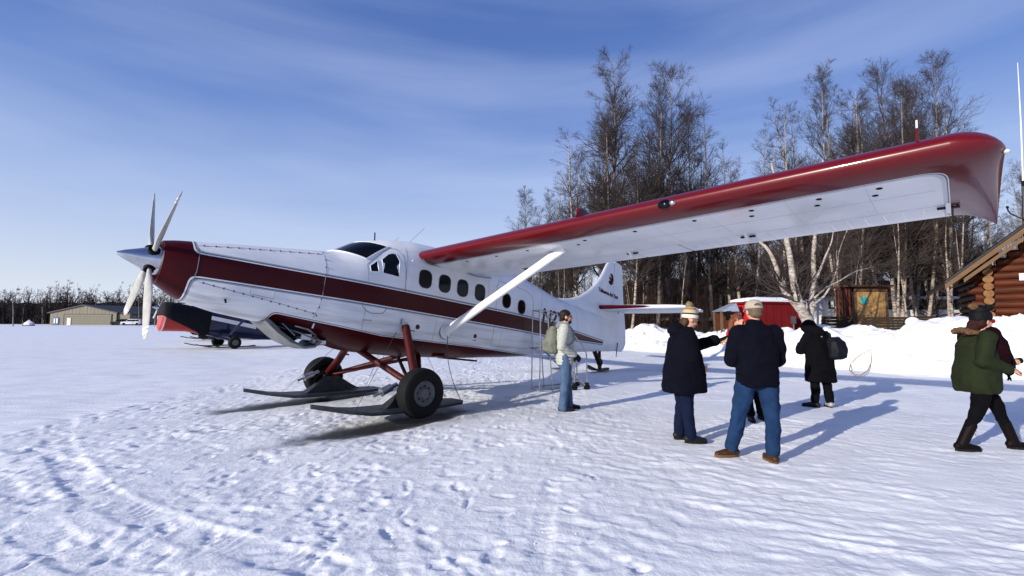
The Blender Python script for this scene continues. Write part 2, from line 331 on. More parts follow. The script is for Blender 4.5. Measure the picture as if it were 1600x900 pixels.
def build_otter():
    root = thing('ski_plane', 'white ski plane with dark red stripe, high red edged wing, nose pointing left', 'airplane', tuple(PG))
    root.rotation_euler = Matrix(PB.T.tolist()).to_euler()
    def part(name, g, mats, parent=root, smooth=35, attr=None, **k): return g.build(name, mats, parent, smooth, XP, attr, **k)
    g = G(); xs = list(np.concatenate([[-3.78, -3.765, -3.74, -3.7], np.arange(-3.65, 8.3, .07), [8.3]]))
    g.loft([ring(x) for x in xs], False)
    n = 72; r0 = np.array(ring(-3.78)); cc = np.array([-3.78, 0, -.89])        # lip turned inward, then the dark intake
    g.loft([r0, cc + (r0 - cc) * .93 + [-.012, 0, 0], cc + (r0 - cc) * .84 + [.02, 0, 0], cc + (r0 - cc) * .8 + [.12, 0, 0]], False)
    g.add(list(cc + (r0 - cc) * .8 + [.12, 0, 0]), [tuple(range(n))], 1)
    g.add([ring(8.3)[j] for j in range(n)], [tuple(range(n))], 0)
    body = part('fuselage', g, [M['fus'], M['black']], attr=1)
    # spinner
    g = G(); ax = np.array([1, 0, .0]); pr = [(0, -.0), (.022, .02), (.06, .09), (.105, .2), (.152, .31), (.187, .40), (.203, .47), (.205, .5)]
    g.rev(pr, (-4.25, 0, -.885), (1, 0, -.03), 40); sp = part('spinner', g, M['chrome'])
    g = G(); g.rev([(.206, 0), (.208, .004), (.208, .008), (.206, .012)], (-3.765, 0, -.90), (1, 0, .02), 40); part('rim', g, M['darkmetal'], sp)
    hub = np.array([-3.875, 0, -.89])
    for a in (54.85, -35.15, 144.85, 234.85):
        a = rad(a); u = np.array([0, math.sin(a), math.cos(a)]); tv = np.array([0, math.cos(a), -math.sin(a)]); rings = []; bands = []
        st = [(.1, .05, .05, 62), (.19, .056, .05, 60), (.26, .075, .042, 55), (.42, .125, .026, 44), (.62, .15, .02, 36), (.85, .15, .016, 30), (1.08, .138, .013, 26), (1.2, .122, .011, 24), (1.27, .10, .009, 23), (1.305, .06, .006, 22), (1.315, .02, .004, 22)]
        for rr, ch, th, pa in st:
            p = rad(pa); cdv = tv * math.cos(p) - np.array([1, 0, 0]) * math.sin(p); nv = np.cross(u, cdv)
            rings.append([hub + u * rr + cdv * (ch * .40 * math.cos(q)) + nv * (th * .8 * math.sin(q)) for q in np.linspace(0, 2 * PI, 14, endpoint=False)])
        g = G(); g.loft(rings, True); bl = part('propeller_blade', g, M['blade'])
        g = G()
        for (ra, rb, i) in ((1.14, 1.165, 6), (1.20, 1.235, 7)):
            for rr in (ra, rb):
                ch = np.interp(rr, [s[0] for s in st], [s[1] for s in st]); th = np.interp(rr, [s[0] for s in st], [s[2] for s in st]); p = rad(25)
                cdv = tv * math.cos(p) - np.array([1, 0, 0]) * math.sin(p); nv = np.cross(u, cdv)
                bands.append([hub + u * rr + cdv * (ch * .40 * math.cos(q) * 1.02) + nv * (th * .8 * math.sin(q) * 1.15) for q in np.linspace(0, 2 * PI, 14, endpoint=False)])
            g.loft(bands[-2:], True)
        part('tip_band', g, M['bandw'], bl)
        g = G(); g.tube([hub + u * .13, hub + u * .2], .07, 14); part('cuff', g, M['black'], bl)
    # exhaust scoop below the cowl: a thin curved shell open to the side and to the rear
    side_ = [(-2.46, -1.54), (-2.25, -1.70), (-2.03, -1.83), (-1.82, -1.895), (-1.66, -1.86), (-1.60, -1.78)]
    g = G(); rings = []
    for X, Z in side_: rings.append([(X, .50, Z), (X + .05, .46, Z - .015), (X + .05, .0, Z - .02), (X + .05, -.3, Z), (X + .09, -.3, Z + .03), (X + .09, .0, Z + .015), (X + .09, .46, Z + .02), (X + .02, .49, Z + .025)])
    g.loft(rings, True); ex = part('exhaust_scoop', g, M['scoop'], smooth=30)
    g = G(); g.add([(-2.42, -.28, -1.5), (-2.2, -.28, -1.72), (-1.8, -.28, -1.87), (-1.6, -.28, -1.76), (-1.6, -.28, -1.5), (-2.42, -.30, -1.5), (-2.2, -.30, -1.72), (-1.8, -.30, -1.87), (-1.6, -.30, -1.76), (-1.6, -.30, -1.5)], [(0, 1, 2, 3, 4), (9, 8, 7, 6, 5)] + [(i, (i + 1) % 5, 5 + (i + 1) % 5, 5 + i) for i in range(5)]); part('inner_wall', g, M['black'], ex)
    g = G(); g.loft([[(X, y, Z) for y, Z in ((.36, zt_), (.36, zb_), (-.2, zb_), (-.2, zt_))] for X, zt_, zb_ in ((-2.2, -1.5, -1.56), (-1.95, -1.52, -1.70), (-1.68, -1.56, -1.76))], True); part('duct', g, M['black'], ex)
    g = G(); g.tube([(-2.2, .3, -1.60), (-1.9, .38, -1.66), (-1.62, .40, -1.735)], .012, 6); part('rod', g, M['steel'], ex)
    g = G(); g.tube([(-2.15, .36, -1.55), (-1.95, .42, -1.72)], .012, 6); part('rod', g, M['steel'], ex)
    g = G(); g.tube([(-1.95, .36, -1.56), (-1.75, .40, -1.60), (-1.6, .36, -1.68), (-1.56, .3, -1.76)], .02, 8); part('lip', g, M['steel'], ex)
    # windshield, cockpit windows, cabin windows on both sides
    for s in (1, -1):
        g = G(); rings = []                      # wraps from the middle of the roof line to the side
        nU, nV = 15, 9; grid = []
        for i in range(nU):
            u = i / (nU - 1); row = []
            for j in range(nV):
                v = j / (nV - 1)
                # lower edge from the centre (-1.42) sweeping aft to the pillar foot (-1.03), upper edge from centre (-.93) to door top (-.56)
                Xl = -1.43 + .40 * u ** 2.1; Xu = -.98 + .40 * u ** 1.6; X = Xl + (Xu - Xl) * v
                w_, zt, zb, zc, nu_, nl_ = sec(X)
                al = PI / 2 - (u ** .9) * (PI / 2 - (.66 + .28 * v)); c_, s_ = math.cos(al), math.sin(al)
                row.append((X, s * (w_ + .006) * c_ ** (2 / nu_) if c_ > 1e-6 else 0, zc + (zt - zc + .006) * s_ ** (2 / nu_)))
            grid.append(row)
        vs = [p for r in grid for p in r]; g.add(vs, [(i * nV + j, (i + 1) * nV + j, (i + 1) * nV + j + 1, i * nV + j + 1) for i in range(nU - 1) for j in range(nV - 1)])
        k = len(vs); g.add([(p[0], p[1] * .985, p[2] - .008) for p in vs], [(i * nV + j, (i + 1) * nV + j, (i + 1) * nV + j + 1, i * nV + j + 1) for i in range(nU - 1) for j in range(nV - 1)])
        ws = part('windshield', g, M['glass'])
        g = G(); g.tube([r[0] for r in grid], .012, 6); g.tube([r[-1] for r in grid], .009, 6); g.tube(grid[-1], .012, 6)
        if s == 1: g.tube([(p[0], 0, p[2]) for p in grid[0]], .012, 6)
        part('frame', g, M['plain2'], ws)
        # cockpit side glass
        for poly in ([(-.975, -.405), (-.84, -.285), (-.815, -.485), (-.96, -.505)], [(-.75, -.24), (-.62, -.115), (-.54, -.08), (-.47, -.085), (-.41, -.2), (-.425, -.50), (-.735, -.49)]):
            wn = part('cockpit_window', patch(poly, s, .004), M['glass'])
            g = G(); strip(g, poly, s, .022, .004, closed=True); part('frame', g, M['plain2'], wn)
        g = G(); strip(g, [(-1.02, -.385), (-.71, -.09), (-.57, .015), (-.44, .02), (-.335, -.07), (-.29, -.3), (-.27, -.74)], s, .012); strip(g, [(-1.02, -.385), (-1.0, -.74)], s, .01)
        strip(g, [(-1.05, -1.06), (-1.05, -1.12), (-.97, -1.19), (-.86, -1.215), (-.66, -1.19), (-.58, -1.07)], s, .012)
        part('door_seam', g, M['line'])
        for X, Z in ((.144, -.426), (.606, -.428), (1.069, -.431), (1.549, -.437)):
            fr = part('cabin_window', patch(rrect(X, Z, .147, .176, .40), s, .005), M['gasket'])
            part('pane', patch(rrect(X, Z, .127, .155, .40), s, .009), M['glass'], fr)
        for X, Z in ((2.374, -.48), (2.914, -.535)):
            fr = part('cabin_window', patch(rrect(X, Z, .142, .165, .45), s, .005), M['gasket'])
            part('pane', patch(rrect(X, Z, .12, .142, .45), s, .009), M['glass'], fr)
        g = G(); strip(g, [(2.05, -.7), (2.05, -.2), (2.12, -.08), (3.1, -.12), (3.35, -.24), (3.42, -.7)], s, .009); strip(g, [(2.05, -1.07), (2.06, -1.5), (3.42, -1.45), (3.42, -1.06)], s, .009); part('cargo_door_seam', g, M['line'])
        # cowl seams with latches
        for pth, wd in (([(-3.42, -.62), (-2.9, -.53), (-2.3, -.44), (-1.72, -.36)], .006), ([(-1.7, -.3), (-1.71, -.7), (-1.72, -1.1), (-1.78, -1.42)], .007), ([(-3.36, -1.13), (-3.0, -1.18), (-2.3, -1.27), (-1.75, -1.36)], .006), ([(-3.44, -.58), (-3.4, -.75), (-3.4, -1.0), (-3.46, -1.3)], .008),
                        ([(-2.72, -1.05), (-2.72, -1.19), (-2.4, -1.22), (-2.4, -1.05)], .005), ([(1.8, -.76), (1.8, .2)], .004), ([(-.25, .1), (-.28, -.7)], .004), ([(3.6, -.76), (3.9, .1)], .005), ([(5.6, -.1), (5.7, -1.3)], .005), ([(-1.0, -1.08), (-.98, -1.55)], .004), ([(.5, -1.08), (.5, -1.57)], .004), ([(2.3, -1.08), (2.3, -1.6)], .004)):
            g = G(); strip(g, pth, s, wd); part('panel_seam', g, M['line'])
        for (a, b, k) in (((-3.35, -.61), (-1.8, -.375), 12), ((-3.3, -1.14), (-1.8, -1.35), 13), ((-1.7, -.33), (-1.74, -1.38), 9)):
            for i in range(k):
                q = np.array(a) + (np.array(b) - np.array(a)) * i / (k - 1); g = G(); y = surfY(*q)
                g.box((q[0], s * (y + .003), q[1] + .004), (.016, .012, .026)); part('latch', g, M['fastener'])
        for X, Z in ((-.0, -1.33), (.78, -1.335), (1.55, -1.345)):
            g = G(); g.rev([(.045, -.01), (.045, .006), (.03, .01), (0, .01)], (X + (.1 if X == 0 else 0), s * surfY(X, Z), Z), (0, s, 0), 18); part('fuel_cap', g, M['red'])
            g = G(); g.box((X + .0, s * (surfY(X, Z - .1) + .002), Z - .085), (.11, .006, .022)); part('placard', g, M['line'])
        g = G(); g.box((-.93, s * (surfY(-.93, -1.33) + .006), -1.345), (.17, .014, .022), Ry(-.06)); part('door_handle', g, M['steel'])
    # registration and tail print, thin raised letters
    def letters(txt, X0, Z0, h, name, mat, parent, wrap, width=None, slope=0., shear=0.):
        cu = bpy.data.curves.new('t', 'FONT'); cu.body = txt; cu.size = h * 1.38; cu.extrude = .002; cu.offset = .016 if h > .2 else .005; cu.shear = shear; cu.resolution_u = 2
        ob = bpy.data.objects.new('t', cu); C.objects.link(ob); dg = bpy.context.evaluated_depsgraph_get(); me = bpy.data.meshes.new_from_object(ob.evaluated_get(dg)); bpy.data.objects.remove(ob)
        V = np.array([v.co[:] for v in me.vertices]); x0, x1 = V[:, 0].min(), V[:, 0].max(); k = (width / (x1 - x0)) if width else 1
        W = []
        for p in V:
            X = X0 + (p[0] - x0) * k; Z = Z0 + p[1] + slope * (X - X0); W.append((X, (surfY(X, Z) if wrap else .062) + .005 + p[2], Z))
        g = G(); g.add(W, [tuple(f.vertices) for f in me.polygons]); o = part(name, g, mat, parent, 0); bpy.data.meshes.remove(me); return o
    letters('N2YV', 3.80, -.74, .33, 'registration', M['print'], body, True, 1.45, .0, .12)
    # fin and rudder
    g = G(); out_ = [(4.25, .06), (4.8, .03), (5.2, .03), (5.67, .148), (6.12, .30), (6.58, .57), (6.85, .78), (7.06, .99), (7.25, 1.25), (7.42, 1.52), (7.56, 1.66), (7.7, 1.7)]
    rings = []
    te = 7.88
    for X, Z in out_: pass
    zs = np.concatenate([[-.3, 0., .06, .15, .3, .57, .8, 1., 1.25, 1.5, 1.62, 1.69]])
    le = lambda z: float(np.interp(z, [-.3, .03, .06, .148, .30, .57, .78, .99, 1.25, 1.52, 1.66, 1.7], [4.2, 4.5, 5.15, 5.67, 6.12, 6.58, 6.85, 7.06, 7.25, 7.42, 7.56, 7.7]))
    for z in zs:
        a = le(z); R = []; thk = .055 * (1 if z < 1.5 else .7) * min(1, .5 + (te - a))
        if z < .1: thk = .08
        us = [0, .03, .1, .25, .5, .8, 1]; sh = [0, .35, .65, .95, 1, .85, .7]
        for u_, s_ in zip(us, sh): R.append((a + (te - a) * u_, thk * s_, z))
        for u_, s_ in list(zip(us, sh))[::-1][:-1]: R.append((a + (te - a) * u_, -thk * s_, z))
        rings.append(R)
    g.loft(rings, True); fin = part('fin', g, M['plain'], attr=1, smooth=50)
    g = G(); rings = []
    for z, a, b in ((-1.12, 8.3, 8.62), (-1.0, 8.12, 8.78), (-.85, 8.0, 8.86), (-.5, 7.9, 8.84), (0, 7.9, 8.72), (.4, 7.9, 8.62), (1.0, 7.9, 8.5), (1.5, 7.9, 8.42), (1.66, 7.9, 8.38), (1.7, 7.92, 8.2)):
        rings.append([(a, .038, z), ((a + b) / 2, .03, z), (b, .006, z), (b, -.006, z), ((a + b) / 2, -.03, z), (a, -.038, z)])
    g.loft(rings, True); part('rudder', g, M['plain'], attr=1)
    letters('Talkeetna Air Taxi', 7.02, .60, .115, 'airline_name', M['print'], fin, False, 1.12, -.07)
    g = G()                                     # small round mountain-and-bird emblem
    g.prism([(7.55, .98), (7.6, .93), (7.72, .9), (7.8, .96), (7.83, 1.08), (7.8, 1.2), (7.72, 1.27), (7.62, 1.26), (7.66, 1.2), (7.74, 1.13), (7.68, 1.12), (7.6, 1.17), (7.57, 1.1), (7.66, 1.05), (7.6, 1.03)], 1, .058, .064); part('emblem', g, M['print'], fin, 0)
    # stabilizer with elevator
    for s in (1, -1):
        g = G(); rings = []
        for Y, a, b, th in ((.03, 7.08, 8.02, .075), (1.0, 7.12, 8.02, .07), (2.2, 7.2, 8.0, .06), (2.55, 7.25, 7.98, .05), (2.75, 7.4, 7.96, .03)):
            rings.append([(a + (b - a) * u_, s * Y, .12 + th * q) for u_, q in ((0, 0), (.02, .5), (.08, .85), (.3, 1.1), (.7, .9), (1, .6), (1, -.6), (.7, -.9), (.3, -1.1), (.08, -.85), (.02, -.5))])
        g.loft(rings, True); part('stabilizer', g, M['stab'], attr=1, smooth=50)
        g = G(); rings = []
        for Y, b in ((.16, 8.5), (1.5, 8.5), (2.4, 8.45), (2.65, 8.35), (2.76, 8.2)): rings.append([(8.04, s * Y, .15), (8.25, s * Y, .145), (b, s * Y, .122), (b, s * Y, .112), (8.25, s * Y, .095), (8.04, s * Y, .09)])
        g.loft(rings, True); part('elevator', g, M['plain'], attr=1)
        g = G(); g.tube([(7.3, s * .1, .06), (7.9, s * .45, .07)], .012, 6); g.box((7.75, s * .35, .035), (.1, .03, .07)); part('hinge_bracket', g, M['steel'])
    # wings
    CH_, TK = 1.95, .178
    def foil(x0, x1, n=16, Y=5, sc_=1., drop=0., shift=0., skin=0.):
        def yt(x): return 5 * TK * (.2969 * math.sqrt(x) - .126 * x - .3516 * x * x + .2843 * x ** 3 - .1015 * x ** 4) * sc_
        def ycam(x): return .028 / .16 * (.8 * x - x * x) if x < .4 else .028 / .36 * (.2 + .8 * x - x * x)
        us = [x0 + (x1 - x0) * (1 - math.cos(PI * i / (2 * (n - 1)))) for i in range(n)] if x0 == 0 else [x0 + (x1 - x0) * i / (n - 1) for i in range(n)]
        up_ = [(shift + (CH_) * x, Y, dz(Y) + CH_ * (ycam(x) + yt(x)) + .012 - x * .055 + drop * x) for x in us]
        lo = [(shift + (CH_) * x, Y, dz(Y) + CH_ * (ycam(x) - yt(x)) + .012 - x * .055 + drop * x) for x in us]
        return up_[::-1] + (lo[1:] if x0 == 0 else lo)
    def flipy(R, s): return [(p[0], s * p[1], p[2]) for p in R]
    for s in (1, -1):
        g = G(); g.loft([flipy(foil(0, .70, 18, Y), s) for Y in (.55, .8, 1.5, 2.5, 3.5, 4.5, 5.5, 6.5, 7.5, 7.7, 7.85, 7.93, 8.02)], True)
        wg = part('wing', g, M['wing'], attr=1, smooth=40)
        for nm, a, b in (('flap', .86, 4.28), ('flap', 4.31, 5.05), ('aileron', 5.08, 8.0)):
            g = G(); g.loft([flipy(foil(.708, 1., 6, a + (b - a) * i / 6), s) for i in range(7)], True); part(nm, g, M['wing'], attr=1, smooth=40)
        # drooped tip
        g = G(); rings = []
        for t in (0, .12, .3, .5, .68, .82, .92, .98, 1.0):
            Y = 8.02 + .34 * t; k = math.sqrt(max(0, 1 - t ** 2.6)); sh = .36 * (1 - math.sqrt(max(0, 1 - t * t * .985))); R = foil(0, 1, 18, Y, max(k, .06)); q = []
            for p in R:
                u_ = p[0] / CH_; X = sh + u_ * (CH_ + .10 * t * t - sh); q.append((X, p[1], p[2] - .12 * t ** 2 * u_ - .02 * t * t))
            rings.append(flipy(q, s))
        g.loft(rings, True); tp = part('wing_tip', g, M['wing'], attr=1, smooth=50)
        g = G(); g.ell((.34, s * 8.365, .25), (.045, .022, .018)); part('position_light', g, M['lens'], tp)
        # landing light, mast, bump
        g = G(); g.ell((.010, s * 5.60, dz(5.56) + .0), (.030, .045, .035), nu=18); ll = part('landing_light', g, M['chrome'], wg)
        g = G(); g.ell((.014, s * 5.50, dz(5.5)), (.045, .085, .06), nu=18); part('housing', g, M['glass'], ll)
        g = G(); g.loft([[(.08 + .5 * x, s * 4.14 + .055 * y * (1 - .4 * z), .27 + .13 * z) for x, y in ((0.05 + .1 * z, 0), (.15, .8), (.5, 1), (1 - .1 * z, 0), (.5, -1), (.15, -.8))] for z in (0, .5, .85, 1)], True); part('vent_fairing', g, M['wing2'], wg)
        g = G(); g.box((.14, s * 7.81, .43), (.06, .03, .2), taper=.6); g.tube([(.14, s * 7.81, .5), (.16, s * 7.81, .62)], .008, 6, 1); part('strobe_mast', g, [M['wing2'], M['lens']], wg)
        # hinge brackets below the wing
        for Y in (6.0, 4.29, 2.0, 7.98):
            z0 = dz(Y) - .03; g = G(); g.prism([(1.08, z0 + .04), (1.42, z0 + .06), (1.9, z0 + .03), (1.86, z0 - .03), (1.6, z0 - .10), (1.46, z0 - .13), (1.38, z0 - .09)], 1, s * Y - .02, s * Y + .02); g.tube([(1.46, s * (Y + .09), z0 - .07), (1.46, s * (Y - .09), z0 - .07)], .014, 6, 1); g.tube([(1.46, s * (Y + .07), z0 - .07), (1.62, s * (Y + .07), z0 + .0)], .010, 6, 1)
            part('hinge_bracket', g, [M['plain2'], M['darkmetal']], wg, 20)
        for X, Y in ((.42, 1.55), (.42, 2.3), (.42, 3.0), (.42, 4.1), (.55, 3.9), (.42, 4.9), (.42, 5.7), (.42, 6.35), (.6, 6.3), (.44, 7.0), (.62, 6.95), (.44, 7.5), (.62, 7.45)):
            x = X / CH_; yt_ = 5 * TK * (.2969 * math.sqrt(x) - .126 * x - .3516 * x * x + .2843 * x ** 3 - .1015 * x ** 4); yc = .028 / .16 * (.8 * x - x * x)
            g = G(); g.rev([(.028, -.006), (.028, .003), (.0, .004)], (X, s * Y, dz(Y) + CH_ * (yc - yt_) + .012 - x * .055), (0, 0, -1), 10); part('drain_cap', g, M['black'], wg)
        # rivet rows and panel laps under the wing
        def under(X, Y):
            x = X / CH_; yt_ = 5 * TK * (.2969 * math.sqrt(x) - .126 * x - .3516 * x * x + .2843 * x ** 3 - .1015 * x ** 4); yc = .028 / .16 * (.8 * x - x * x) if x < .4 else .028 / .36 * (.2 + .8 * x - x * x); return dz(Y) + CH_ * (yc - yt_) + .012 - x * .055
        for Y in (1.3, 2.35, 3.3, 4.25, 5.2, 5.9, 6.7, 7.4):
            g = G(); g.tube([(X, s * Y, under(X, Y) + .0005) for X in np.linspace(.31, 1.36, 8)], .0022, 4); part('panel_lap', g, M['lapgrey'], wg)
        g = G(); g.tube([(.78, s * Y, under(.78, Y) + .0005) for Y in np.linspace(.9, 7.9, 20)], .0022, 4); part('panel_lap', g, M['lapgrey'], wg)
        g = G()
        for X in (.34, .8, 1.33):
            for Y in np.arange(.95, 7.95, .09): z = under(X, Y) - .0005; g.add([(X + a, s * (Y + b), z) for a, b in ((-.004, 0), (0, .004), (.004, 0), (0, -.004))] + [(X, s * Y, z - .002)], [(0, 1, 4), (1, 2, 4), (2, 3, 4), (3, 0, 4)])
        rv = part('rivets', g, M['lapgrey'], wg); rv['kind'] = 'stuff'
        g = G()
        for i in range(17): Y = 5.2 + 2.75 * i / 16; g.tube([(1.47, s * Y, under(1.47, Y) - .002), (1.9, s * Y, under(1.9, Y) - .001)], .004, 4)
        rb = part('aileron_ribs', g, M['plain2'], wg); rb['kind'] = 'stuff'
        # strut
        g = G(); A = np.array([.76, s * .74, -1.35]); B_ = np.array([.656, s * 3.56, dz(3.56) - .1]); q = lambda t: A + (B_ - A) * t; g.tube([q(0), q(.03), q(.06), q(.5), q(.93), q(.96), q(1.0)], [.065, .08, .085, .072, .07, .08, .07], 20, flat=(.85, 1.0), ref=(0, 0, 1))
        stt = part('wing_strut', g, M['plain2'])
        g = G(); g.rev([(.135, -.01), (.135, .008), (.12, .012), (.0, .014)], (.76, s * .745, -1.35), (0, s, 0), 24); part('strut_cuff', g, M['plain2'], stt)
        g = G(); g.rev([(.142, -.01), (.142, .004), (.13, .004)], (.76, s * .748, -1.35), (0, s, 0), 24); part('gasket', g, M['black'], stt)
        g = G(); g.rev([(.155, .03), (.155, -.012), (.14, -.012)], (.68, s * 3.56, dz(3.56) - .07), (0, 0, 1), 24); part('gasket', g, M['black'], stt)
        g = G(); g.rev([(.14, .04), (.14, -.016), (.1, -.03)], (.68, s * 3.56, dz(3.56) - .07), (0, 0, 1), 24); part('strut_cuff', g, M['plain2'], stt)
        # wing root fairing lip
        g = G(); g.tube([(.02 + .1 * i, s * (.765), float(-.115 - .02 * math.sin(i / 5.5 * PI)) + .015 * (i / 12) + (.04 if i < 1 else 0)) for i in range(19)], .010, 6); part('root_seam', g, M['line'], wg)
        # landing gear
        wc = np.array([-.36, s * 1.68, -2.435]); ax = np.array([0, 1, 0]) * s
        g = G(); prof = [(.2, -.11), (.26, -.135), (.33, -.14), (.375, -.115), (.395, -.06), (.4, 0), (.395, .06), (.375, .115), (.33, .14), (.26, .135), (.2, .11)]
        g.rev(prof + [(.19, .1), (.19, -.1), (.2, -.11)], wc, ax, 44); wl = part('wheel', g, M['rubber'])
        g = G(); g.rev([(.2, -.1), (.2, .115), (.185, .125), (.17, .11), (.12, .085), (.09, .1), (.075, .125), (.05, .13), (.0, .13)], wc, ax, 36)
        rim = part('rim', g, M['rimgrey'], wl)
        g = G()
        for i in range(8):
            t = 2 * PI * i / 8; g.ell(wc + np.array([math.cos(t) * .12, s * .095, math.sin(t) * .12]), (.016, .012, .016), nu=8, nv=5)
        part('lug', g, M['darkmetal'], wl)
        at_ = wc - ax * .2
        def leg(a, b, r, nm='gear_leg', mat=M['gearred'], flat=(1, 1)):
            g = G(); g.tube([a, b], r, 14, flat=flat); return part(nm, g, mat)
        lg = leg(np.array([-.19, s * .79, -1.36]), at_ + [0.05, 0, .1], .072)
        g = G(); g.tube([(-.215, s * .79, -1.3), (-.19, s * .79, -1.40)], .05, 12); g.box((-.26, s * .78, -1.28), (.05, .04, .1)); part('shackle', g, M['steel'], lg)
        g = G(); g.box((-.33, s * 1.02, -1.95), (.22, .03, .03)); part('step', g, M['darkmetal'], lg)
        leg(np.array([-.72, s * .2, -1.84]), at_ + [-.02, 0, .1], .055)
        leg(np.array([.55, s * .25, -1.85]), at_ + [.12, 0, .06], .05)
        leg(at_ + [.03, -s * .1, .06], np.array([.42, -s * .25, -1.9]), .033, 'cross_tube')
        g = G(); g.tube([at_, wc], .06, 14); g.box(at_ + [0, 0, -.06], (.2, .16, .22)); part('axle', g, M['darkmetal'])
        g = G(); d = np.array([-.34, 0, -.17]); p0 = at_ + [-.26, -s * .10, .1]; g.tube([p0, p0 + d * .35], .035, 12); g.tube([p0 + d * .3, p0 + d * .75], .062, 16); g.tube([p0 + d * .75, p0 + d * .8], .07, 16); g.tube([p0 + d * .8, p0 + d * 1.15], .022, 10)
        part('ski_cylinder', g, M['steel'])
        g = G(); g.tube([at_ + [-.1, 0, .1], at_ + [-.22, s * .05, -.02], at_ + [-.3, -s * .02, -.12]], .014, 6); g.tube([at_ + [.0, -s * .08, .1], at_ + [-.12, -s * .09, -.05]], .018, 6); part('hose', g, M['black'])
        # ski: horizontal in the world, built in world axes and brought to the plane frame
        wcw = PO + PB.T @ (wc * [-1, 1, 1]); fwd = _hd; lf = P_LEFT * s
        cen = np.array([wcw[0], wcw[1], 0]) - lf * .33; g = G(); rings = []
        for q_, z, hwid in ((-1.05, .10, .16), (-.95, .10, .26), (-.6, .11, .33), (0, .125, .36), (.5, .14, .36), (.85, .165, .33), (1.15, .22, .22), (1.4, .285, .12), (1.62, .345, .02)):
            z -= (.04 if s == -1 else 0); c_ = cen + fwd * q_; R = []
            for a, b in ((-1, .03), (-.97, .052), (.97, .052), (1, .03), (.97, 0), (.3, -.012), (-.3, -.012), (-.97, 0)): R.append(w2p(c_ + lf * a * hwid + _up * (z + b)))
            rings.append(R)
        g.loft(rings, True); sk = part('ski', g, M['ski'], smooth=30)
        g = G(); g.loft([[w2p(cen + fwd * (q0 * k_) + lf * (w0 * k_ + .0) + _up * (z + .0)) for q0, w0 in ((-.45, -.1), (.45, -.1), (.45, .1), (-.45, .1))] for z, k_ in ((.15, 1.25), (.26, .85), (.44, .3))], True); part('pedestal', g, M['ski'], sk)
        g = G(); g.tube([w2p(cen + fwd * .95 + _up * .2), w2p(cen + fwd * .95 + _up * .22 + lf * .02), (-.3, s * .7, -1.45)], .004, 5); g.tube([w2p(cen - fwd * .8 + _up * .17), (.3, s * .6, -1.55)], .004, 5); part('ski_cable', g, M['wire'], sk)
        # tie-down rope
        if s == 1:
            a = PO + PB.T @ (np.array([.78, .8, -1.42]) * [-1, 1, 1]); b = np.array([a[0] + .22, a[1] - .25, .0]); b = onG(722, 632) ; b[2] = .02
            pts = [a + (b - a) * t + _up * (-.0) + np.array([-.10 * math.sin(PI * t), 0, 0]) for t in np.linspace(0, 1, 9)]
            g = G(); g.tube([w2p(p) for p in pts], .007, 5); g.tube([w2p(b), w2p(b + np.array([.0, .0, .0]) - _hd * .0 - np.array([.5, 0, -.01]))], .012, 5); part('tie_down_rope', g, M['wire'])
    g = G(); g.box((1.7, .1, -1.84), (.9, .25, .04)); g.box((.9, .45, -1.815), (.3, .1, .03)); part('belly_antenna', g, M['gearred'])
    g = G(); g.box((-1.75, .28, -1.72), (.16, .2, .09)); g.box((-1.5, .25, -1.78), (.22, .16, .06)); part('drain_mast', g, M['plain2'])
    g = G(); g.box((-1.73, .52, -1.53), (.02, .02, .1), Ry(.2)); part('vent_pipe', g, M['plain2'])
    g = G(); g.box((-3.0, .44, -1.34), (.02, .03, .06), Ry(-.3)); part('drain_pipe', g, M['black'])
    g = G(); g.tube([(-.58, .0, .2), (-.6, 0, .37)], .012, 6); part('thermometer', g, M['black'])
    g = G(); g.tube([(.1, .1, .33), (.42, .12, .72)], .003, 4); g.tube([(-.05, -.25, .3), (.1, -.28, .5)], .003, 4); part('whip_antenna', g, M['wire'])
    g = G()
    for Z in (-.13, -.52): g.box((-.13, surfY(-.1, Z) + .006, Z), (.05, .016, .02), Ry(-.1))
    part('static_port', g, M['plain2'])
    # pull handle and tail ski
    g = G(); g.tube([(8.28, .06, -.86), (8.26, .07, -.95), (8.22, .07, -1.3)], .014, 8); part('tail_handle', g, M['darkmetal'])
    tp_ = w2p(onG(936, 577)); g = G(); tw = PO + PB.T @ (np.array([7.15, 0, -1.2]) * [-1, 1, 1])
    foot = np.array([tw[0] + .15, tw[1] + .2, .22])
    g.tube([(7.0, 0, -1.12), w2p(foot)], .07, 12); g.tube([(7.35, 0, -1.15), w2p(foot + [0, 0, .03])], .045, 10); g.ell(w2p(foot + [0, 0, .06]), (.12, .09, .12)); ts = part('tail_leg', g, material('tail_leg_brown', (.018, .006, .005), .6))
    g = G(); rings = []
    for q_, z, hwid in ((-.45, .06, .06), (-.3, .035, .15), (.2, .04, .17), (.45, .12, .14), (.62, .22, .03)):
        c_ = np.array([foot[0], foot[1], 0]) + _hd * q_; rings.append([w2p(c_ + P_LEFT * a * hwid + _up * (z + b)) for a, b in ((-1, .0), (-1, .03), (1, .03), (1, 0))])
    g.loft(rings, True); g.tube([w2p(foot + [0, 0, -.14]), w2p(foot)], .06, 10); part('tail_ski', g, M['ski'])
    return root
M['blade'] = material('blade_grey_paint', (.45, .44, .41), .4, var=.2, vscale=9); M['bandw'] = material('white_band', (.85, .86, .88), .3)
M['scoop'] = material('scoop_grey', (.22, .22, .21), .4, .3, var=.5, vscale=7)
M['plain2'] = material('white_gloss', (.74, .75, .77), .25, coat=.5, var=.05)
M['gasket'] = material('window_gasket', (.03, .03, .035), .4)
M['print'] = material('dark_print', (.035, .003, .008), .4)
M['wing2'] = M['red']; M['lapgrey'] = material('lap_grey', (.38, .39, .42), .6)
M['rimgrey'] = material('rim_grey', (.11, .112, .115), .5, .2, var=.25, vscale=14)
plane = build_otter()
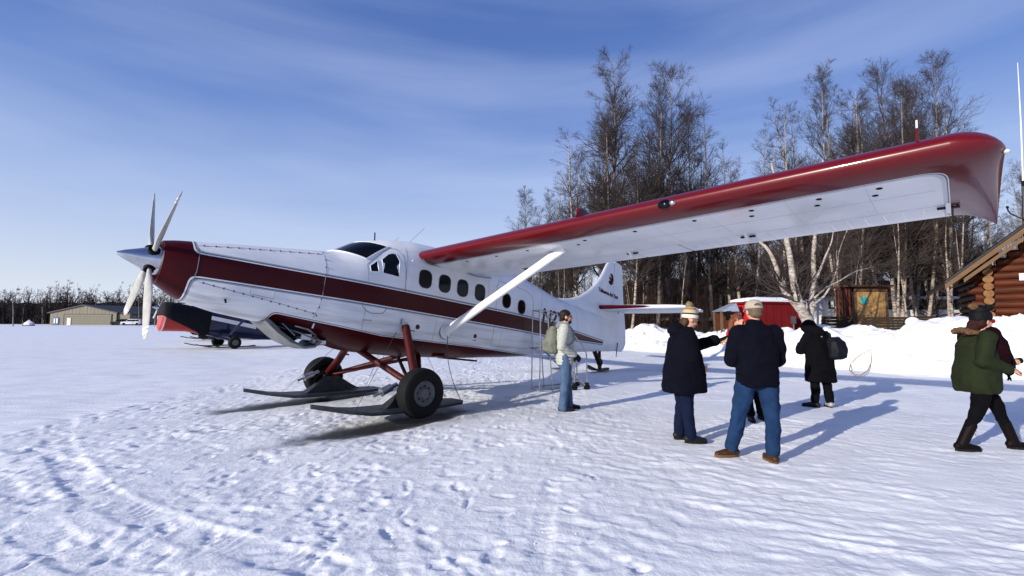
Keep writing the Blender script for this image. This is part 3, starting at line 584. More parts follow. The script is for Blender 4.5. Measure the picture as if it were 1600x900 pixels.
p3 = copy_tree(plane); p3['label'] = 'distant white and red ski plane mostly hidden behind the blue plane'
p3.location = (PG[0] + at(181, 478, 37.5)[0] - at(181, 394, PO[1])[0] - .0, 0, 0)
_tip = PO + P_NOSE * 4.245 - P_UP * .885
_D3 = (_tip[2] - CH) * F / (499 - 479.5); p3.location = (PG[0] + (238 - 800) / F * _D3 - _tip[0], PG[1] + _D3 - _tip[1], 0)

# ------------------------------------------------------------------ blue ski plane with a covered nose
def build_blue():
    yaw, pit = YAW, rad(9); O = np.array([-17.95, 24.4, 1.74]); hd = _hd
    nose = hd * math.cos(pit) + _up * math.sin(pit); upv = _up * math.cos(pit) - hd * math.sin(pit); B = np.array([nose, P_LEFT, upv]); Gd = np.array([O[0], O[1], 0]); off = B @ (O - Gd)
    xf = lambda V: np.atleast_2d(V) * np.array([-1, 1, 1]) + off
    def l2(p): q = B @ (np.array(p, float) - O); return np.array([-q[0], q[1], q[2]])
    root = thing('ski_plane', 'dark blue ski plane with black nose cover and red chin, parked behind the white one', 'airplane', tuple(Gd)); root.rotation_euler = Matrix(B.T.tolist()).to_euler()
    navy = material('navy_paint', (.008, .012, .06), .3, coat=.5, var=.3); cov = material('quilted_black_cover', (.006, .006, .008), .8, bump=.5, bscale=5, bdist=.05)
    bred = material('bright_red_paint', (.42, .02, .012), .35, coat=.4, var=.2)
    P = lambda n, g, m, p=root, s=35: g.build(n, m, p, s, xf)
    def rg(X, w_, zt, zb, n=2.4, N=28, off_=0): 
        c = (zt + zb) / 2; h = (zt - zb) / 2 + off_
        return [(X, (w_ + off_) * math.copysign(abs(math.cos(t)) ** (2 / n), math.cos(t)), c + h * math.copysign(abs(math.sin(t)) ** (2 / n), math.sin(t))) for t in np.linspace(0, 2 * PI, N, endpoint=False)]
    S = [(0.0, .5, .55, -.62), (.1, .6, .68, -.76), (.5, .64, .72, -.70), (1.2, .62, .68, -.62), (2.0, .6, .62, -.66), (2.6, .62, .9, -.72), (3.1, .63, 1.02, -.72), (4.6, .62, 1.0, -.62), (5.6, .45, .65, -.5), (7.2, .24, .45, -.25), (8.8, .07, .35, 0.0)]
    g = G(); g.loft([rg(*s, n=2.6) for s in S[4:]], True); fus = P('fuselage', g, navy)
    g = G(); g.loft([rg(*s) for s in S[:5]], True); cw = P('cowl', g, bred)
    g = G(); g.loft([[(p[0], p[1] * 1.01, p[2]) for p in rg(X, w_, zt, zb, off_=.012)] for X, w_, zt, zb in ((.08, .6, .68, -.76), (.14, .602, .685, -.75))], False); P('rim_line', g, M['white'], cw)
    g = G(); rings = []                        # quilted cover hanging over the nose
    rs = random.Random(3)
    for X, w_, zt, zb, low in ((-.06, .6, .60, -.62, .05), (.05, .70, .76, -.76, .0), (.3, .75, .79, -.72, -.1), (.7, .76, .79, -.68, -.24), (1.1, .76, .76, -.64, -.4), (1.5, .78, .78, -.62, -.56), (1.75, .78, .79, -.62, -.72), (1.95, .78, .80, -.64, -.72), (2.1, .77, .80, -.64, -.62)):
        R = []
        for k in range(25):
            a = PI * k / 24; y = w_ * math.copysign(abs(math.cos(a)) ** .8, math.cos(a)); z = (zt * abs(math.sin(a)) ** .8); edge = abs(math.cos(a)) ** 3
            R.append((X, y * (1 + rs.uniform(-.015, .02)), z + edge * low + rs.uniform(-.01, .01)))
        rings.append(R)
    g.loft(rings, False, closed=False); g.add(rings[0], [tuple(range(25))]); cv = P('nose_cover', g, cov, cw, 60); cv.modifiers.new('thick', 'SOLIDIFY').thickness = .03
    for s in (1, -1):
        g = G(); g.loft([[(2.12, s * (.61), z) for z in (.16, .36)] + [(2.12, s * .63, .36), (2.12, s * .63, .16)], [(4.4, s * .61, -.02), (4.4, s * .61, .2), (4.4, s * .64, .2), (4.4, s * .64, -.02)]], True); P('stripe', g, M['plain2'], fus)
        g = G(); g.loft([[(2.55, s * .61, .48), (2.8, s * .6, .85), (3.9, s * .6, .85), (3.9, s * .63, .48)], [(2.55, s * .65, .48), (2.8, s * .62, .86), (3.9, s * .62, .86), (3.9, s * .65, .48)]], True); P('window', g, M['glass'], fus)
        g = G(); rings = []
        for Y in (.55, 7.0, 7.3): rings.append([(2.7 + 1.6 * u, s * Y, 1.02 + .025 * Y + t) for u, t in ((0, 0), (.05, .07), (.3, .14), (1, .02), (1, -.01), (.3, -.07), (.05, -.06))])
        g.loft(rings, True); P('wing', g, M['plain2'])
        g = G(); g.tube([(3.1, s * .6, -.55), (3.4, s * 3.2, 1.05)], .06, 8); P('wing_strut', g, navy)
        wc = np.array([-14.8, 25.6, .34]) + (0 if s == 1 else 1) * (-P_LEFT * 2.9)
        wl = l2(wc); ax = np.array([0, s, 0])
        g = G(); g.rev([(.15, -.1), (.25, -.12), (.31, -.08), (.33, 0), (.31, .08), (.25, .12), (.15, .1)], wl, ax, 24); w1 = P('wheel', g, M['rubber'])
        g = G(); g.rev([(.16, .05), (.16, .11), (.1, .1), (.05, .12), (0, .12)], wl, ax, 20); P('rim', g, M['rimgrey'], w1)
        for a in ((2.0, .5, -.6), (3.2, .5, -.6), (2.6, .1, -.7)):
            g = G(); g.tube([(a[0], s * a[1], a[2]), wl - ax * .2 + [0, 0, .1]], .055, 8); P('gear_leg', g, navy)
        g = G(); c0 = np.array([wc[0], wc[1], 0]) - P_LEFT * s * .3
        g.loft([[l2(c0 + hd * q + P_LEFT * a * w_ + _up * (z + b)) for a, b in ((-1, 0), (-1, .05), (1, .05), (1, 0))] for q, z, w_ in ((-1.1, .12, .15), (-.8, .08, .24), (.7, .08, .24), (1.3, .16, .18), (1.7, .27, .03))], True); P('ski', g, M['ski'])
        g = G(); g.loft([[(8.0 + a, s * Y, .45 + b) for a, b in ((0, 0), (.1, .04), (.9, 0), (.1, -.04))] for Y in (.05, 2.3)], True); P('stabilizer', g, navy)
    g = G(); g.prism([(7.5, .4), (8.2, 1.5), (8.8, 1.55), (9.1, .2), (8.6, 0)], 1, -.04, .04); P('fin', g, navy)
    g = G(); g.tube([(8.3, 0, .05), (8.6, 0, -.2)], .05, 8); g.box((8.6, 0, -.3), (.7, .2, .05)); P('tail_ski', g, M['ski'])
build_blue()

# ------------------------------------------------------------------ snow ground
def spaced(parts): return np.unique(np.round(np.concatenate(parts), 4))
gx = spaced([np.array([-4000, -2000, -1000, -500, -300, -200, -150, -110, -80]), -np.geomspace(7.0, 60, 80), np.arange(-7, 9.01, .0215), np.geomspace(9.02, 60, 70), np.array([80, 110, 150, 200, 300, 500, 1000, 2000, 4000])])
gy = spaced([np.array([-4000, -1000, -300, -100, -50, -20, -8, -3, 0, 1, 1.8]), 2.5 * 1.0058 ** np.arange(0, 330), np.geomspace(17., 60, 110), np.array([66, 75, 85, 100, 120, 150, 200, 300, 500, 1000, 2000, 4000])])
X, Y = np.meshgrid(gx, gy); X = X.ravel(); Y = Y.ravel()
near = np.exp(-np.maximum(np.hypot(X, Y) - 16, 0) / 26)
left = 1 / (1 + np.exp((X - .3 - (Y - 5) * .12) / .7))               # trodden loose snow to the left, polished snow right
Z = .03 * fbm(X * .35, Y * .35, 3, 1)
wx, wy = X + .12 * pnoise(X * 2, Y * 2, 9), Y + .12 * pnoise(X * 2 + 7, Y * 2, 8)
Z += near * ((.5 + .7 * left) * (.012 * fbm(wx * 3.2, wy * 3.2, 4, 3) + (.010 + .008 * np.clip(fbm(X * .7, Y * .7, 2, 44), -1, 1)) * fbm(wx * 7.3, wy * 7.3, 3, 5)) + (.3 + .7 * left) * .006 * fbm(wx * 19, wy * 19, 2, 15)) + near * .0022 * fbm(X * 34, Y * 34, 2, 16)
# polished streaks on the right, running from upper left to lower right
u_, v_ = X * .93 - Y * .36, X * .36 + Y * .93
Z += (1 - left) * near * (.018 * np.clip(.8 + 1.1 * pnoise(X * .7, Y * .9, 75), .2, 1.6) * pnoise(u_ * 1.9 + .4 * pnoise(X * 2, Y * 2, 71), v_ * 7.5 + 2.2 * pnoise(X * 1.1, Y * 1.1, 72), 6) + .009 * pnoise(u_ * 4, v_ * 19, 4) + .004 * fbm(X * 16, Y * 16, 2, 73))
Z += (left) * near * .008 * pnoise(u_ * 2.5, v_ * 9, 14)
Zb = .03 * fbm(X * .35, Y * .35, 3, 1); Z = Zb + (Z - Zb) * np.clip(.75 + 1.3 * pnoise(X * .5 + 3, Y * .5, 51) + .6 * pnoise(X * 1.3, Y * 1.3, 52), .25, 1.9)
# footprints and clods
rs = np.random.RandomState(5); N = 6500
fy = 2.6 + rs.rand(N) ** 1.1 * 24; fx = rs.uniform(-1, 1, N) * (7 + .75 * np.maximum(fy - 9, 0)); keep = rs.rand(N) < (.25 + .75 / (1 + np.exp((fx - .3) / .8))); fx, fy = fx[keep], fy[keep]
NX, NY = len(gx), len(gy); ZZ = Z.reshape(NY, NX)
def stamp(cx, cy, L_, W_, ang, depth):
    i0, i1 = np.searchsorted(gx, cx - .3), np.searchsorted(gx, cx + .3); j0, j1 = np.searchsorted(gy, cy - .3), np.searchsorted(gy, cy + .3)
    if i1 - i0 < 2 or j1 - j0 < 2: return
    a, b = np.meshgrid(gx[i0:i1] - cx, gy[j0:j1] - cy); c, s = math.cos(ang), math.sin(ang); p = (a * c + b * s) / L_; q = (-a * s + b * c) / W_; r = np.sqrt(p * p + q * q)
    ZZ[j0:j1, i0:i1] += depth * (-1 / (1 + np.exp((r - 1) * 9)) + .55 * np.exp(-((r - 1.25) / .22) ** 2))
for i in range(len(fx)): stamp(fx[i], fy[i], rs.uniform(.05, .15), rs.uniform(.03, .06), rs.uniform(0, PI), rs.uniform(.002, .011) * (1 if fx[i] < 1 else .45))
Z = ZZ.ravel()
def seg_dist(path):
    best = np.full(X.shape, 1e9); tt = np.zeros(X.shape); acc = 0; sd = np.zeros(X.shape)
    for (a, b), (c, d) in zip(path[:-1], path[1:]):
        ex, ey = c - a, d - b; l2_ = ex * ex + ey * ey; t = np.clip(((X - a) * ex + (Y - b) * ey) / l2_, 0, 1); px, py = X - a - t * ex, Y - b - t * ey; D = np.hypot(px, py); k = D < best
        best = np.where(k, D, best); tt = np.where(k, acc + t * math.sqrt(l2_), tt); sd = np.where(k, np.sign(ex * py - ey * px) * D, sd); acc += math.sqrt(l2_)
    return best, tt, sd
def crv(P, n=12):
    P = [np.array(p) for p in P]; P = [2 * P[0] - P[1]] + P + [2 * P[-1] - P[-2]]; o = []
    for i in range(1, len(P) - 2):
        for k in range(n):
            t = k / n; a, b, c, d = P[i - 1], P[i], P[i + 1], P[i + 2]; o.append(tuple(.5 * ((2 * b) + (-a + c) * t + (2 * a - 5 * b + 4 * c - d) * t * t + (-a + 3 * b - 3 * c + d) * t ** 3)))
    return o + [tuple(P[-2])]
def track(path, width, depth, pitch, fade=None):
    global Z
    D, T, S = seg_dist(path); m = 1 / (1 + np.exp((D - width) / .012)); m = m * (np.hypot(X, Y) < 16) * np.clip(.55 + 1.6 * pnoise(X * 1.4, Y * 1.4, 61), .08, 1); T = T + .25 * pnoise(X * 3, Y * 3, 62)
    Z = Z * (1 - .3 * m) + m * (-depth + depth * .55 * np.sin(2 * PI * T / pitch + 6 * np.abs(S))) + depth * .5 * np.exp(-((D - width * 1.15) / .035) ** 2) * (np.hypot(X, Y) < 16) * np.clip(.5 + 1.5 * pnoise(X * 2, Y * 2, 63), 0, 1)
track(crv([onG(u, v)[:2] for u, v in ((420, 590), (250, 603), (130, 632), (92, 680), (125, 750), (232, 810), (400, 862), (540, 893))]), .15, .014, .11)
track(crv([onG(u, v)[:2] for u, v in ((330, 577), (150, 592), (30, 625), (-30, 690), (0, 770), (90, 850), (240, 905))]), .15, .011, .11)
for a in (((592, 786), (500, 862)), ((592, 786), (628, 850)), ((862, 750), (836, 905)), ((1010, 650), (1250, 705))): track([onG(*p)[:2] for p in a], .075 if a[0][0] < 1000 else .05, .011, .05)
for pth in (((700, 700), (560, 760), (380, 830), (200, 905)), ((760, 720), (640, 780), (480, 850), (330, 915)), ((20, 560), (180, 556), (330, 552)), ((1180, 760), (960, 705), (800, 690)), ((1600, 800), (1300, 760), (1040, 700)), ((1560, 860), (1200, 800), (900, 735)), ((1350, 900), (1100, 850), (860, 810))): track(crv([onG(*p)[:2] for p in pth]), .06, .008, .5)
# ruts pressed by the skis and wheels of the nearest plane
stain = np.zeros(X.shape)
def ell_mask(cx, cy, L_, W_, ang, soft=.25, ns=.35):
    a, b = X - cx, Y - cy; c, s = math.cos(ang), math.sin(ang); p = (a * c + b * s) / L_; q = (-a * s + b * c) / W_; r = np.sqrt(p * p + q * q) + ns * fbm(X * 2.3, Y * 2.3, 3, 11)
    return 1 / (1 + np.exp((r - 1) / soft))
hda = math.atan2(_hd[1], _hd[0])
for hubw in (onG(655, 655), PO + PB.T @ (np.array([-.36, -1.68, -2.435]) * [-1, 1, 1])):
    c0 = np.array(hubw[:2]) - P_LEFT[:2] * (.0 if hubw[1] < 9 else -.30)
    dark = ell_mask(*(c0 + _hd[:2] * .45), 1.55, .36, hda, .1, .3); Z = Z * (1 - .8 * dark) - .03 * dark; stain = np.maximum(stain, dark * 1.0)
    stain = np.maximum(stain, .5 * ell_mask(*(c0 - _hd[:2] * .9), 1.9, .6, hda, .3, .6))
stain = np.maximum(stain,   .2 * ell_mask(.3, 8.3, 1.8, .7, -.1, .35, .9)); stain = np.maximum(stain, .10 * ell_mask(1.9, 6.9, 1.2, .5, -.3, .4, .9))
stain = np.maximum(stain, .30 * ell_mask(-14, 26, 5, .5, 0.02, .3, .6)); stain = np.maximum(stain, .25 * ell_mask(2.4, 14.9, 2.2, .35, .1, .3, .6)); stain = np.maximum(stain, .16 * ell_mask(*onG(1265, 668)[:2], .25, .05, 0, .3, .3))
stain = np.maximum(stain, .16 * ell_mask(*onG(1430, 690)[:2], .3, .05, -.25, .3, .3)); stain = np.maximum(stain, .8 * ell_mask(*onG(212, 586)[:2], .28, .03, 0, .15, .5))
stain += .05 * np.clip(fbm(X * .8, Y * .8, 4, 21) - .2, 0, 1) * near
me = bpy.data.meshes.new('snow_ground'); V = np.stack([X, Y, Z], 1)
me.vertices.add(len(V)); me.vertices.foreach_set('co', V.astype(np.float32).ravel())
ii = np.arange(NY - 1)[:, None] * NX + np.arange(NX - 1)[None]; Q = np.stack([ii, ii + 1, ii + NX + 1, ii + NX], -1).reshape(-1, 4)
me.loops.add(Q.size); me.loops.foreach_set('vertex_index', Q.ravel().astype(np.int32)); me.polygons.add(len(Q)); me.polygons.foreach_set('loop_start', (np.arange(len(Q)) * 4).astype(np.int32))
me.polygons.foreach_set('use_smooth', np.ones(len(Q), bool)); me.update(calc_edges=True)
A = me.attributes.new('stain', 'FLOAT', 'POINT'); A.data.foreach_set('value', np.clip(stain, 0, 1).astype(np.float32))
m = bpy.data.materials.new('snow'); m.use_nodes = True; t = m.node_tree; b = t.nodes['Principled BSDF']
def snow_nodes(t, b, use_stain=True):
    b.inputs['Roughness'].default_value = .55; b.inputs['Specular IOR Level'].default_value = .35
    co = t.nodes.new('ShaderNodeTexCoord'); n1 = t.nodes.new('ShaderNodeTexNoise'); n1.inputs['Scale'].default_value = 1.3; n1.inputs['Detail'].default_value = 8; t.links.new(co.outputs['Object'], n1.inputs[0])
    r = t.nodes.new('ShaderNodeValToRGB'); r.color_ramp.elements[0].position = .35; r.color_ramp.elements[1].position = .6; r.color_ramp.elements[0].color = (.79, .805, .83, 1); r.color_ramp.elements[1].color = (.875, .885, .905, 1); t.links.new(n1.outputs[0], r.inputs[0])
    cur = r.outputs[0]
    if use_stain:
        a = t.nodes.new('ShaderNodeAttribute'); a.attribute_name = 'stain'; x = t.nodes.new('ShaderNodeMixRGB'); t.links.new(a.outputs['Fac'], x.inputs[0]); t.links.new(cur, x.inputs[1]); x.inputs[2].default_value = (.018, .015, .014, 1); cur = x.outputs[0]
    t.links.new(cur, b.inputs['Base Color'])
    n2 = t.nodes.new('ShaderNodeTexNoise'); n2.inputs['Scale'].default_value = 26; n2.inputs['Detail'].default_value = 6; n2.inputs['Roughness'].default_value = .65; t.links.new(co.outputs['Object'], n2.inputs[0])
    bp = t.nodes.new('ShaderNodeBump'); bp.inputs['Strength'].default_value = .5; bp.inputs['Distance'].default_value = .016; t.links.new(n2.outputs[0], bp.inputs['Height']); t.links.new(bp.outputs[0], b.inputs['Normal'])
snow_nodes(t, b); me.materials.append(m); M['snow'] = m
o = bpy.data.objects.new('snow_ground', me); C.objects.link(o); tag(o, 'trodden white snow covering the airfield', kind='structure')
m = bpy.data.materials.new('bank_snow'); m.use_nodes = True; snow_nodes(m.node_tree, m.node_tree.nodes['Principled BSDF'], False); M['banksnow'] = m

# loose crumbs of snow on the trodden surface
rs = np.random.RandomState(8); n_ = 1100; cy_ = 2.8 + rs.rand(n_) ** 1.3 * 13; cx_ = rs.uniform(-1, 1, n_) * (1.0 + cy_ * .95); kx = np.clip(np.searchsorted(gx, cx_), 1, len(gx) - 1); ky = np.clip(np.searchsorted(gy, cy_), 1, len(gy) - 1); cz_ = Z.reshape(len(gy), len(gx))[ky, kx]
oct_ = np.array([[1, 0, 0], [-1, 0, 0], [0, 1, 0], [0, -1, 0], [0, 0, 1], [0, 0, -1.]]); of = [(0, 2, 4), (2, 1, 4), (1, 3, 4), (3, 0, 4), (2, 0, 5), (1, 2, 5), (3, 1, 5), (0, 3, 5)]
rr_ = (.0025 + .006 * rs.rand(n_) ** 3) * (cx_ < 1.5); V = (np.array([cx_, cy_, cz_ + rr_ * .1]).T[:, None] + oct_[None] * rr_[:, None, None] * rs.uniform(.6, 1.3, (n_, 6, 1))).reshape(-1, 3)
me = bpy.data.meshes.new('snow_crumbs'); me.from_pydata(V.tolist(), [], [tuple(i * 6 + k for k in f) for i in range(n_) for f in of]); me.materials.append(M['snow']); o = bpy.data.objects.new('snow_crumbs', me); C.objects.link(o); tag(o, 'loose crumbs of snow lying on the trodden field', 'snow crumbs', kind='stuff')

# ------------------------------------------------------------------ ploughed snow bank
RIDGE = [(930, 30, .15), (975, 28, 1.0), (1000, 27.5, 1.25), (1040, 26, 1.05), (1100, 23.5, .8), (1150, 21.5, 1.0), (1195, 20, 1.15), (1240, 18.6, 1.05), (1300, 17.3, 1.32), (1350, 16.6, 1.25), (1400, 16, 1.12), (1438, 15.6, 1.55), (1480, 15.2, 1.62), (1530, 14.9, 1.45), (1600, 14.6, 1.55), (1700, 14.2, 1.5), (1850, 13.5, 1.2), (2050, 12.5, .9)]
rp_ = crv([((u - 800) / F * D, D) for u, D, h in RIDGE], 6); rh = np.repeat([h for *_, h in RIDGE], 1)
rh = np.interp(np.arange(len(rp_)) / 6, np.arange(len(RIDGE)), [h for *_, h in RIDGE])
bx = np.arange(2, 26, .05); by = np.arange(9, 36, .05); BX, BY = np.meshgrid(bx, by); bs = BX.shape; BX = BX.ravel(); BY = BY.ravel()
best = np.full(BX.shape, 1e9); H = np.zeros(BX.shape); S = np.zeros(BX.shape)
for i in range(len(rp_) - 1):
    (a, b_), (c, d) = rp_[i], rp_[i + 1]; ex, ey = c - a, d - b_; l2_ = ex * ex + ey * ey; t = np.clip(((BX - a) * ex + (BY - b_) * ey) / l2_, 0, 1); px, py = BX - a - t * ex, BY - b_ - t * ey; D = np.hypot(px, py); k = D < best
    best = np.where(k, D, best); H = np.where(k, rh[i] + (rh[i + 1] - rh[i]) * t, H); S = np.where(k, np.sign(ex * py - ey * px), S)
wf = np.where(S > 0, 2.6, 2.9 + .9 * pnoise(BX * .5, BY * .5, 2)); q = np.clip(best / wf, 0, 1.15)
prof = np.clip(.5 + .5 * np.cos(PI * np.clip(q, 0, 1)), 0, 1) ** .8
rough_ = np.clip(.5 + 1.6 * pnoise(BX * .45, BY * .45, 41), .12, 1); lump = .30 * fbm(BX * .8, BY * .8, 3, 31) + rough_ * (.20 * (1 - 2 * np.abs(fbm(BX * 1.7, BY * 1.7, 3, 33))) + .05 * fbm(BX * 5, BY * 5, 3, 35) + .15 * np.floor(2.2 * np.clip(fbm(BX * 2.6, BY * 2.6, 2, 37) + .3, 0, 1)) / 2.2)
HZ = H * prof * (1 + .0) + lump * np.clip(prof * 2.2, 0, 1) * np.clip(H, .3, 1.2) * .75
HZ = np.maximum(HZ, -.12); HZ = np.where(best > wf * 1.02, -.12, HZ - .015)
me = bpy.data.meshes.new('snow_bank'); NX, NY = bs[1], bs[0]
ii = np.arange(NY - 1)[:, None] * NX + np.arange(NX - 1)[None]; Q = np.stack([ii, ii + 1, ii + NX + 1, ii + NX], -1).reshape(-1, 4); Q = Q[(HZ[Q] > -.1).any(1)]
uq, inv = np.unique(Q, return_inverse=True); Q = inv.reshape(-1, 4); V = np.stack([BX, BY, HZ], 1)[uq]
me.vertices.add(len(V)); me.vertices.foreach_set('co', V.astype(np.float32).ravel()); me.loops.add(Q.size); me.loops.foreach_set('vertex_index', Q.ravel().astype(np.int32)); me.polygons.add(len(Q)); me.polygons.foreach_set('loop_start', (np.arange(len(Q)) * 4).astype(np.int32))
me.polygons.foreach_set('use_smooth', np.ones(len(Q), bool)); me.update(calc_edges=True); me.materials.append(M['banksnow'])
o = bpy.data.objects.new('snow_bank', me); C.objects.link(o); tag(o, 'ploughed bank of lumpy snow along the edge of the airfield', kind='structure')
def bankz(x, y):
    i = int(np.clip(round((x - 2) / .05), 0, bs[1] - 1)); j = int(np.clip(round((y - 9) / .05), 0, bs[0] - 1)); return max(0, float(HZ.reshape(bs)[j, i]))
# shallow snow field behind the bank, slightly raised ground that the buildings and trees stand on is the same sheet

# ------------------------------------------------------------------ bare trees
def tube_batch(P, R, n):
    N_, K, _ = P.shape; T = np.empty_like(P); T[:, 1:-1] = P[:, 2:] - P[:, :-2]; T[:, 0] = P[:, 1] - P[:, 0]; T[:, -1] = P[:, -1] - P[:, -2]; T /= np.linalg.norm(T, axis=2, keepdims=True) + 1e-9
    ref = np.where(np.abs(T[..., 2:3]) > .9, np.array([1., 0, 0]), np.array([0, 0, 1.])); a = np.cross(ref, T); a /= np.linalg.norm(a, axis=2, keepdims=True) + 1e-9; b = np.cross(T, a)
    t = np.arange(n) * 2 * PI / n; V = P[:, :, None] + R[:, :, None, None] * (a[:, :, None] * np.cos(t)[:, None] + b[:, :, None] * np.sin(t)[:, None])
    idx = np.arange(N_ * K * n).reshape(N_, K, n); i0 = idx[:, :-1]; i1 = idx[:, 1:]; Q = np.stack([i0, np.roll(i0, -1, 2), np.roll(i1, -1, 2), i1], -1).reshape(-1, 4)
    return V.reshape(-1, 3), Q
def raw_mesh(name, chunks, mat):
    V = np.concatenate([c[0] for c in chunks]); k = 0; Qs = []
    for v, q in chunks: Qs.append(q + k); k += len(v)
    Q = np.concatenate(Qs); me = bpy.data.meshes.new(name); me.vertices.add(len(V)); me.vertices.foreach_set('co', V.astype(np.float32).ravel()); me.loops.add(Q.size); me.loops.foreach_set('vertex_index', Q.ravel().astype(np.int32))
    me.polygons.add(len(Q)); me.polygons.foreach_set('loop_start', (np.arange(len(Q)) * 4).astype(np.int32)); me.polygons.foreach_set('use_smooth', np.ones(len(Q), bool)); me.update(calc_edges=True); me.materials.append(mat); return me
def grow(rs, base_P, base_R, n_per, s0, s1, ang, length, K, up=.25, rscale=.6, taper=.35, minr=.003):
    """children of a batch of polylines"""
    N_, K0, _ = base_P.shape; idx = np.repeat(np.arange(N_), n_per); s = s0 + (s1 - s0) * rs.rand(len(idx)) ** 1.25; f = s * (K0 - 1); i = np.minimum(f.astype(int), K0 - 2); w_ = (f - i)[:, None]
    p = base_P[idx, i] * (1 - w_) + base_P[idx, i + 1] * w_; r = base_R[idx, i] * (1 - w_[:, 0]) + base_R[idx, i + 1] * w_[:, 0]
    T = base_P[idx, i + 1] - base_P[idx, i]; T /= np.linalg.norm(T, axis=1, keepdims=True) + 1e-9
    rnd = rs.normal(size=T.shape); rnd -= (rnd * T).sum(1, keepdims=True) * T; rnd /= np.linalg.norm(rnd, axis=1, keepdims=True) + 1e-9
    a = np.radians(rs.uniform(*ang, len(idx)))[:, None]; d = T * np.cos(a) + rnd * np.sin(a); L_ = length(s, idx)
    P = np.empty((len(idx), K, 3)); P[:, 0] = p; step = (L_ / (K - 1))[:, None]
    for k in range(1, K):
        d = d + np.array([0, 0, up / K]) + rs.normal(size=d.shape) * .09; d /= np.linalg.norm(d, axis=1, keepdims=True); P[:, k] = P[:, k - 1] + d * step
    r0 = np.maximum(r * rscale, minr); R = r0[:, None] * np.linspace(1, taper, K)[None]; return P, np.maximum(R, minr * .7), idx
def make_tree(seed, h, r0, spread, n1=42, n2=9, n3=5, t0=.22, lean=.02, trunks=1, a1=(35, 62), minr=.004):
    rs = np.random.RandomState(seed); K = 16; tP = []; tR = []
    for q in range(trunks):
        P = np.zeros((K, 3)); az = rs.uniform(0, 2 * PI); d = np.array([math.cos(az) * lean, math.sin(az) * lean, 1.]); 
        if trunks > 1: d[:2] *= 8 ; P[0] = [math.cos(az) * .1, math.sin(az) * .1, 0]
        for k in range(1, K):
            d[:2] += rs.normal(size=2) * .02; 
            if trunks > 1: d[:2] *= .86
            P[k] = P[k - 1] + d / np.linalg.norm(d) * (h * (1 if q == 0 else rs.uniform(.75, .97)) / (K - 1))
        tP.append(P); tR.append(r0 * (1 if trunks == 1 else .7) * (np.linspace(1, 0, K) ** .8 * .96 + .04) * np.where(np.arange(K) == 0, 1.25, 1))
    tP = np.array(tP); tR = np.array(tR)
    L1, R1, i1 = grow(rs, tP, tR, n1, t0, .985, a1, lambda s, i: h * spread * (1.08 - s) ** .75 * np.clip((s - t0 + .12) / .25, .35, 1) * rs.uniform(.6, 1.15, len(s)) + .25, 7, .42, .5, .12, minr)
    len1 = np.linalg.norm(L1[:, -1] - L1[:, 0], axis=1)
    L2, R2, i2 = grow(rs, L1, R1, n2, .15, .97, (25, 55), lambda s, i: len1[i] * .5 * (1.15 - s) * rs.uniform(.5, 1.2, len(s)) + .12, 5, .3, .6, .3, minr)
    len2 = np.linalg.norm(L2[:, -1] - L2[:, 0], axis=1)
    L3, R3, i3 = grow(rs, L2, R2, n3, .15, 1, (20, 50), lambda s, i: len2[i] * .45 * rs.uniform(.5, 1.2, len(s)) + .10, 3, .2, .7, .6, minr * .8)
    tr = raw_mesh('trunk', [tube_batch(tP, tR, 10)], M['bark']); cr = raw_mesh('crown', [tube_batch(L1, R1, 4), tube_batch(L2, R2, 3), tube_batch(L3, R3, 3)], M['twig']); return tr, cr
# birch bark with dark marks
m = bpy.data.materials.new('birch_bark'); m.use_nodes = True; t = m.node_tree; b = t.nodes['Principled BSDF']; b.inputs['Roughness'].default_value = .8
co = t.nodes.new('ShaderNodeTexCoord'); ma = t.nodes.new('ShaderNodeMapping'); ma.inputs['Scale'].default_value = (1.5, 1.5, 5); t.links.new(co.outputs['Object'], ma.inputs[0])
n = t.nodes.new('ShaderNodeTexNoise'); n.inputs['Scale'].default_value = 2.3; n.inputs['Detail'].default_value = 6; n.inputs['Roughness'].default_value = .7; t.links.new(ma.outputs[0], n.inputs[0])
r = t.nodes.new('ShaderNodeValToRGB'); r.color_ramp.elements[0].position = .40; r.color_ramp.elements[0].color = (.035, .028, .025, 1); r.color_ramp.elements[1].position = .52; r.color_ramp.elements[1].color = (.33, .27, .22, 1)
t.links.new(n.outputs[0], r.inputs[0]); t.links.new(r.outputs[0], b.inputs['Base Color']); M['bark'] = m
M['twig'] = material('twigs', (.066, .050, .045), .9, var=.5, vscale=1.5)
M['whitebark'] = material('pale_birch_bark', (.5, .44, .38), .8, var=.7, vscale=5, stretch=(1, 1, 3), bump=.4)
TALL = [make_tree(11, 18, .17, .28, 85, 13, 6, .2, .015, minr=.006), make_tree(12, 18, .17, .36, 75, 13, 6, .22, .02, trunks=2, a1=(25, 50), minr=.006), make_tree(13, 17, .14, .2, 50, 9, 5, .2, .02, minr=.005), make_tree(14, 18, .15, .3, 70, 12, 6, .3, .03, trunks=2, a1=(25, 50), minr=.006), make_tree(15, 16, .12, .19, 44, 9, 5, .15, .03, minr=.005)]
MID = [make_tree(21, 12, .11, .16, 34, 7, 4, .3, .03), make_tree(22, 12, .10, .13, 30, 7, 4, .45, .02), make_tree(23, 11, .09, .2, 34, 7, 4, .25, .05), make_tree(24, 13, .12, .14, 34, 7, 4, .5, .02), make_tree(25, 12, .1, .18, 36, 7, 4, .15, .03, trunks=2)]
FAR = [make_tree(31, 11, .12, .17, 24, 5, 3, .2, .03, minr=.014), make_tree(32, 11, .12, .14, 22, 5, 3, .25, .02, minr=.014), make_tree(33, 10, .11, .2, 24, 5, 3, .2, .04, minr=.014)]
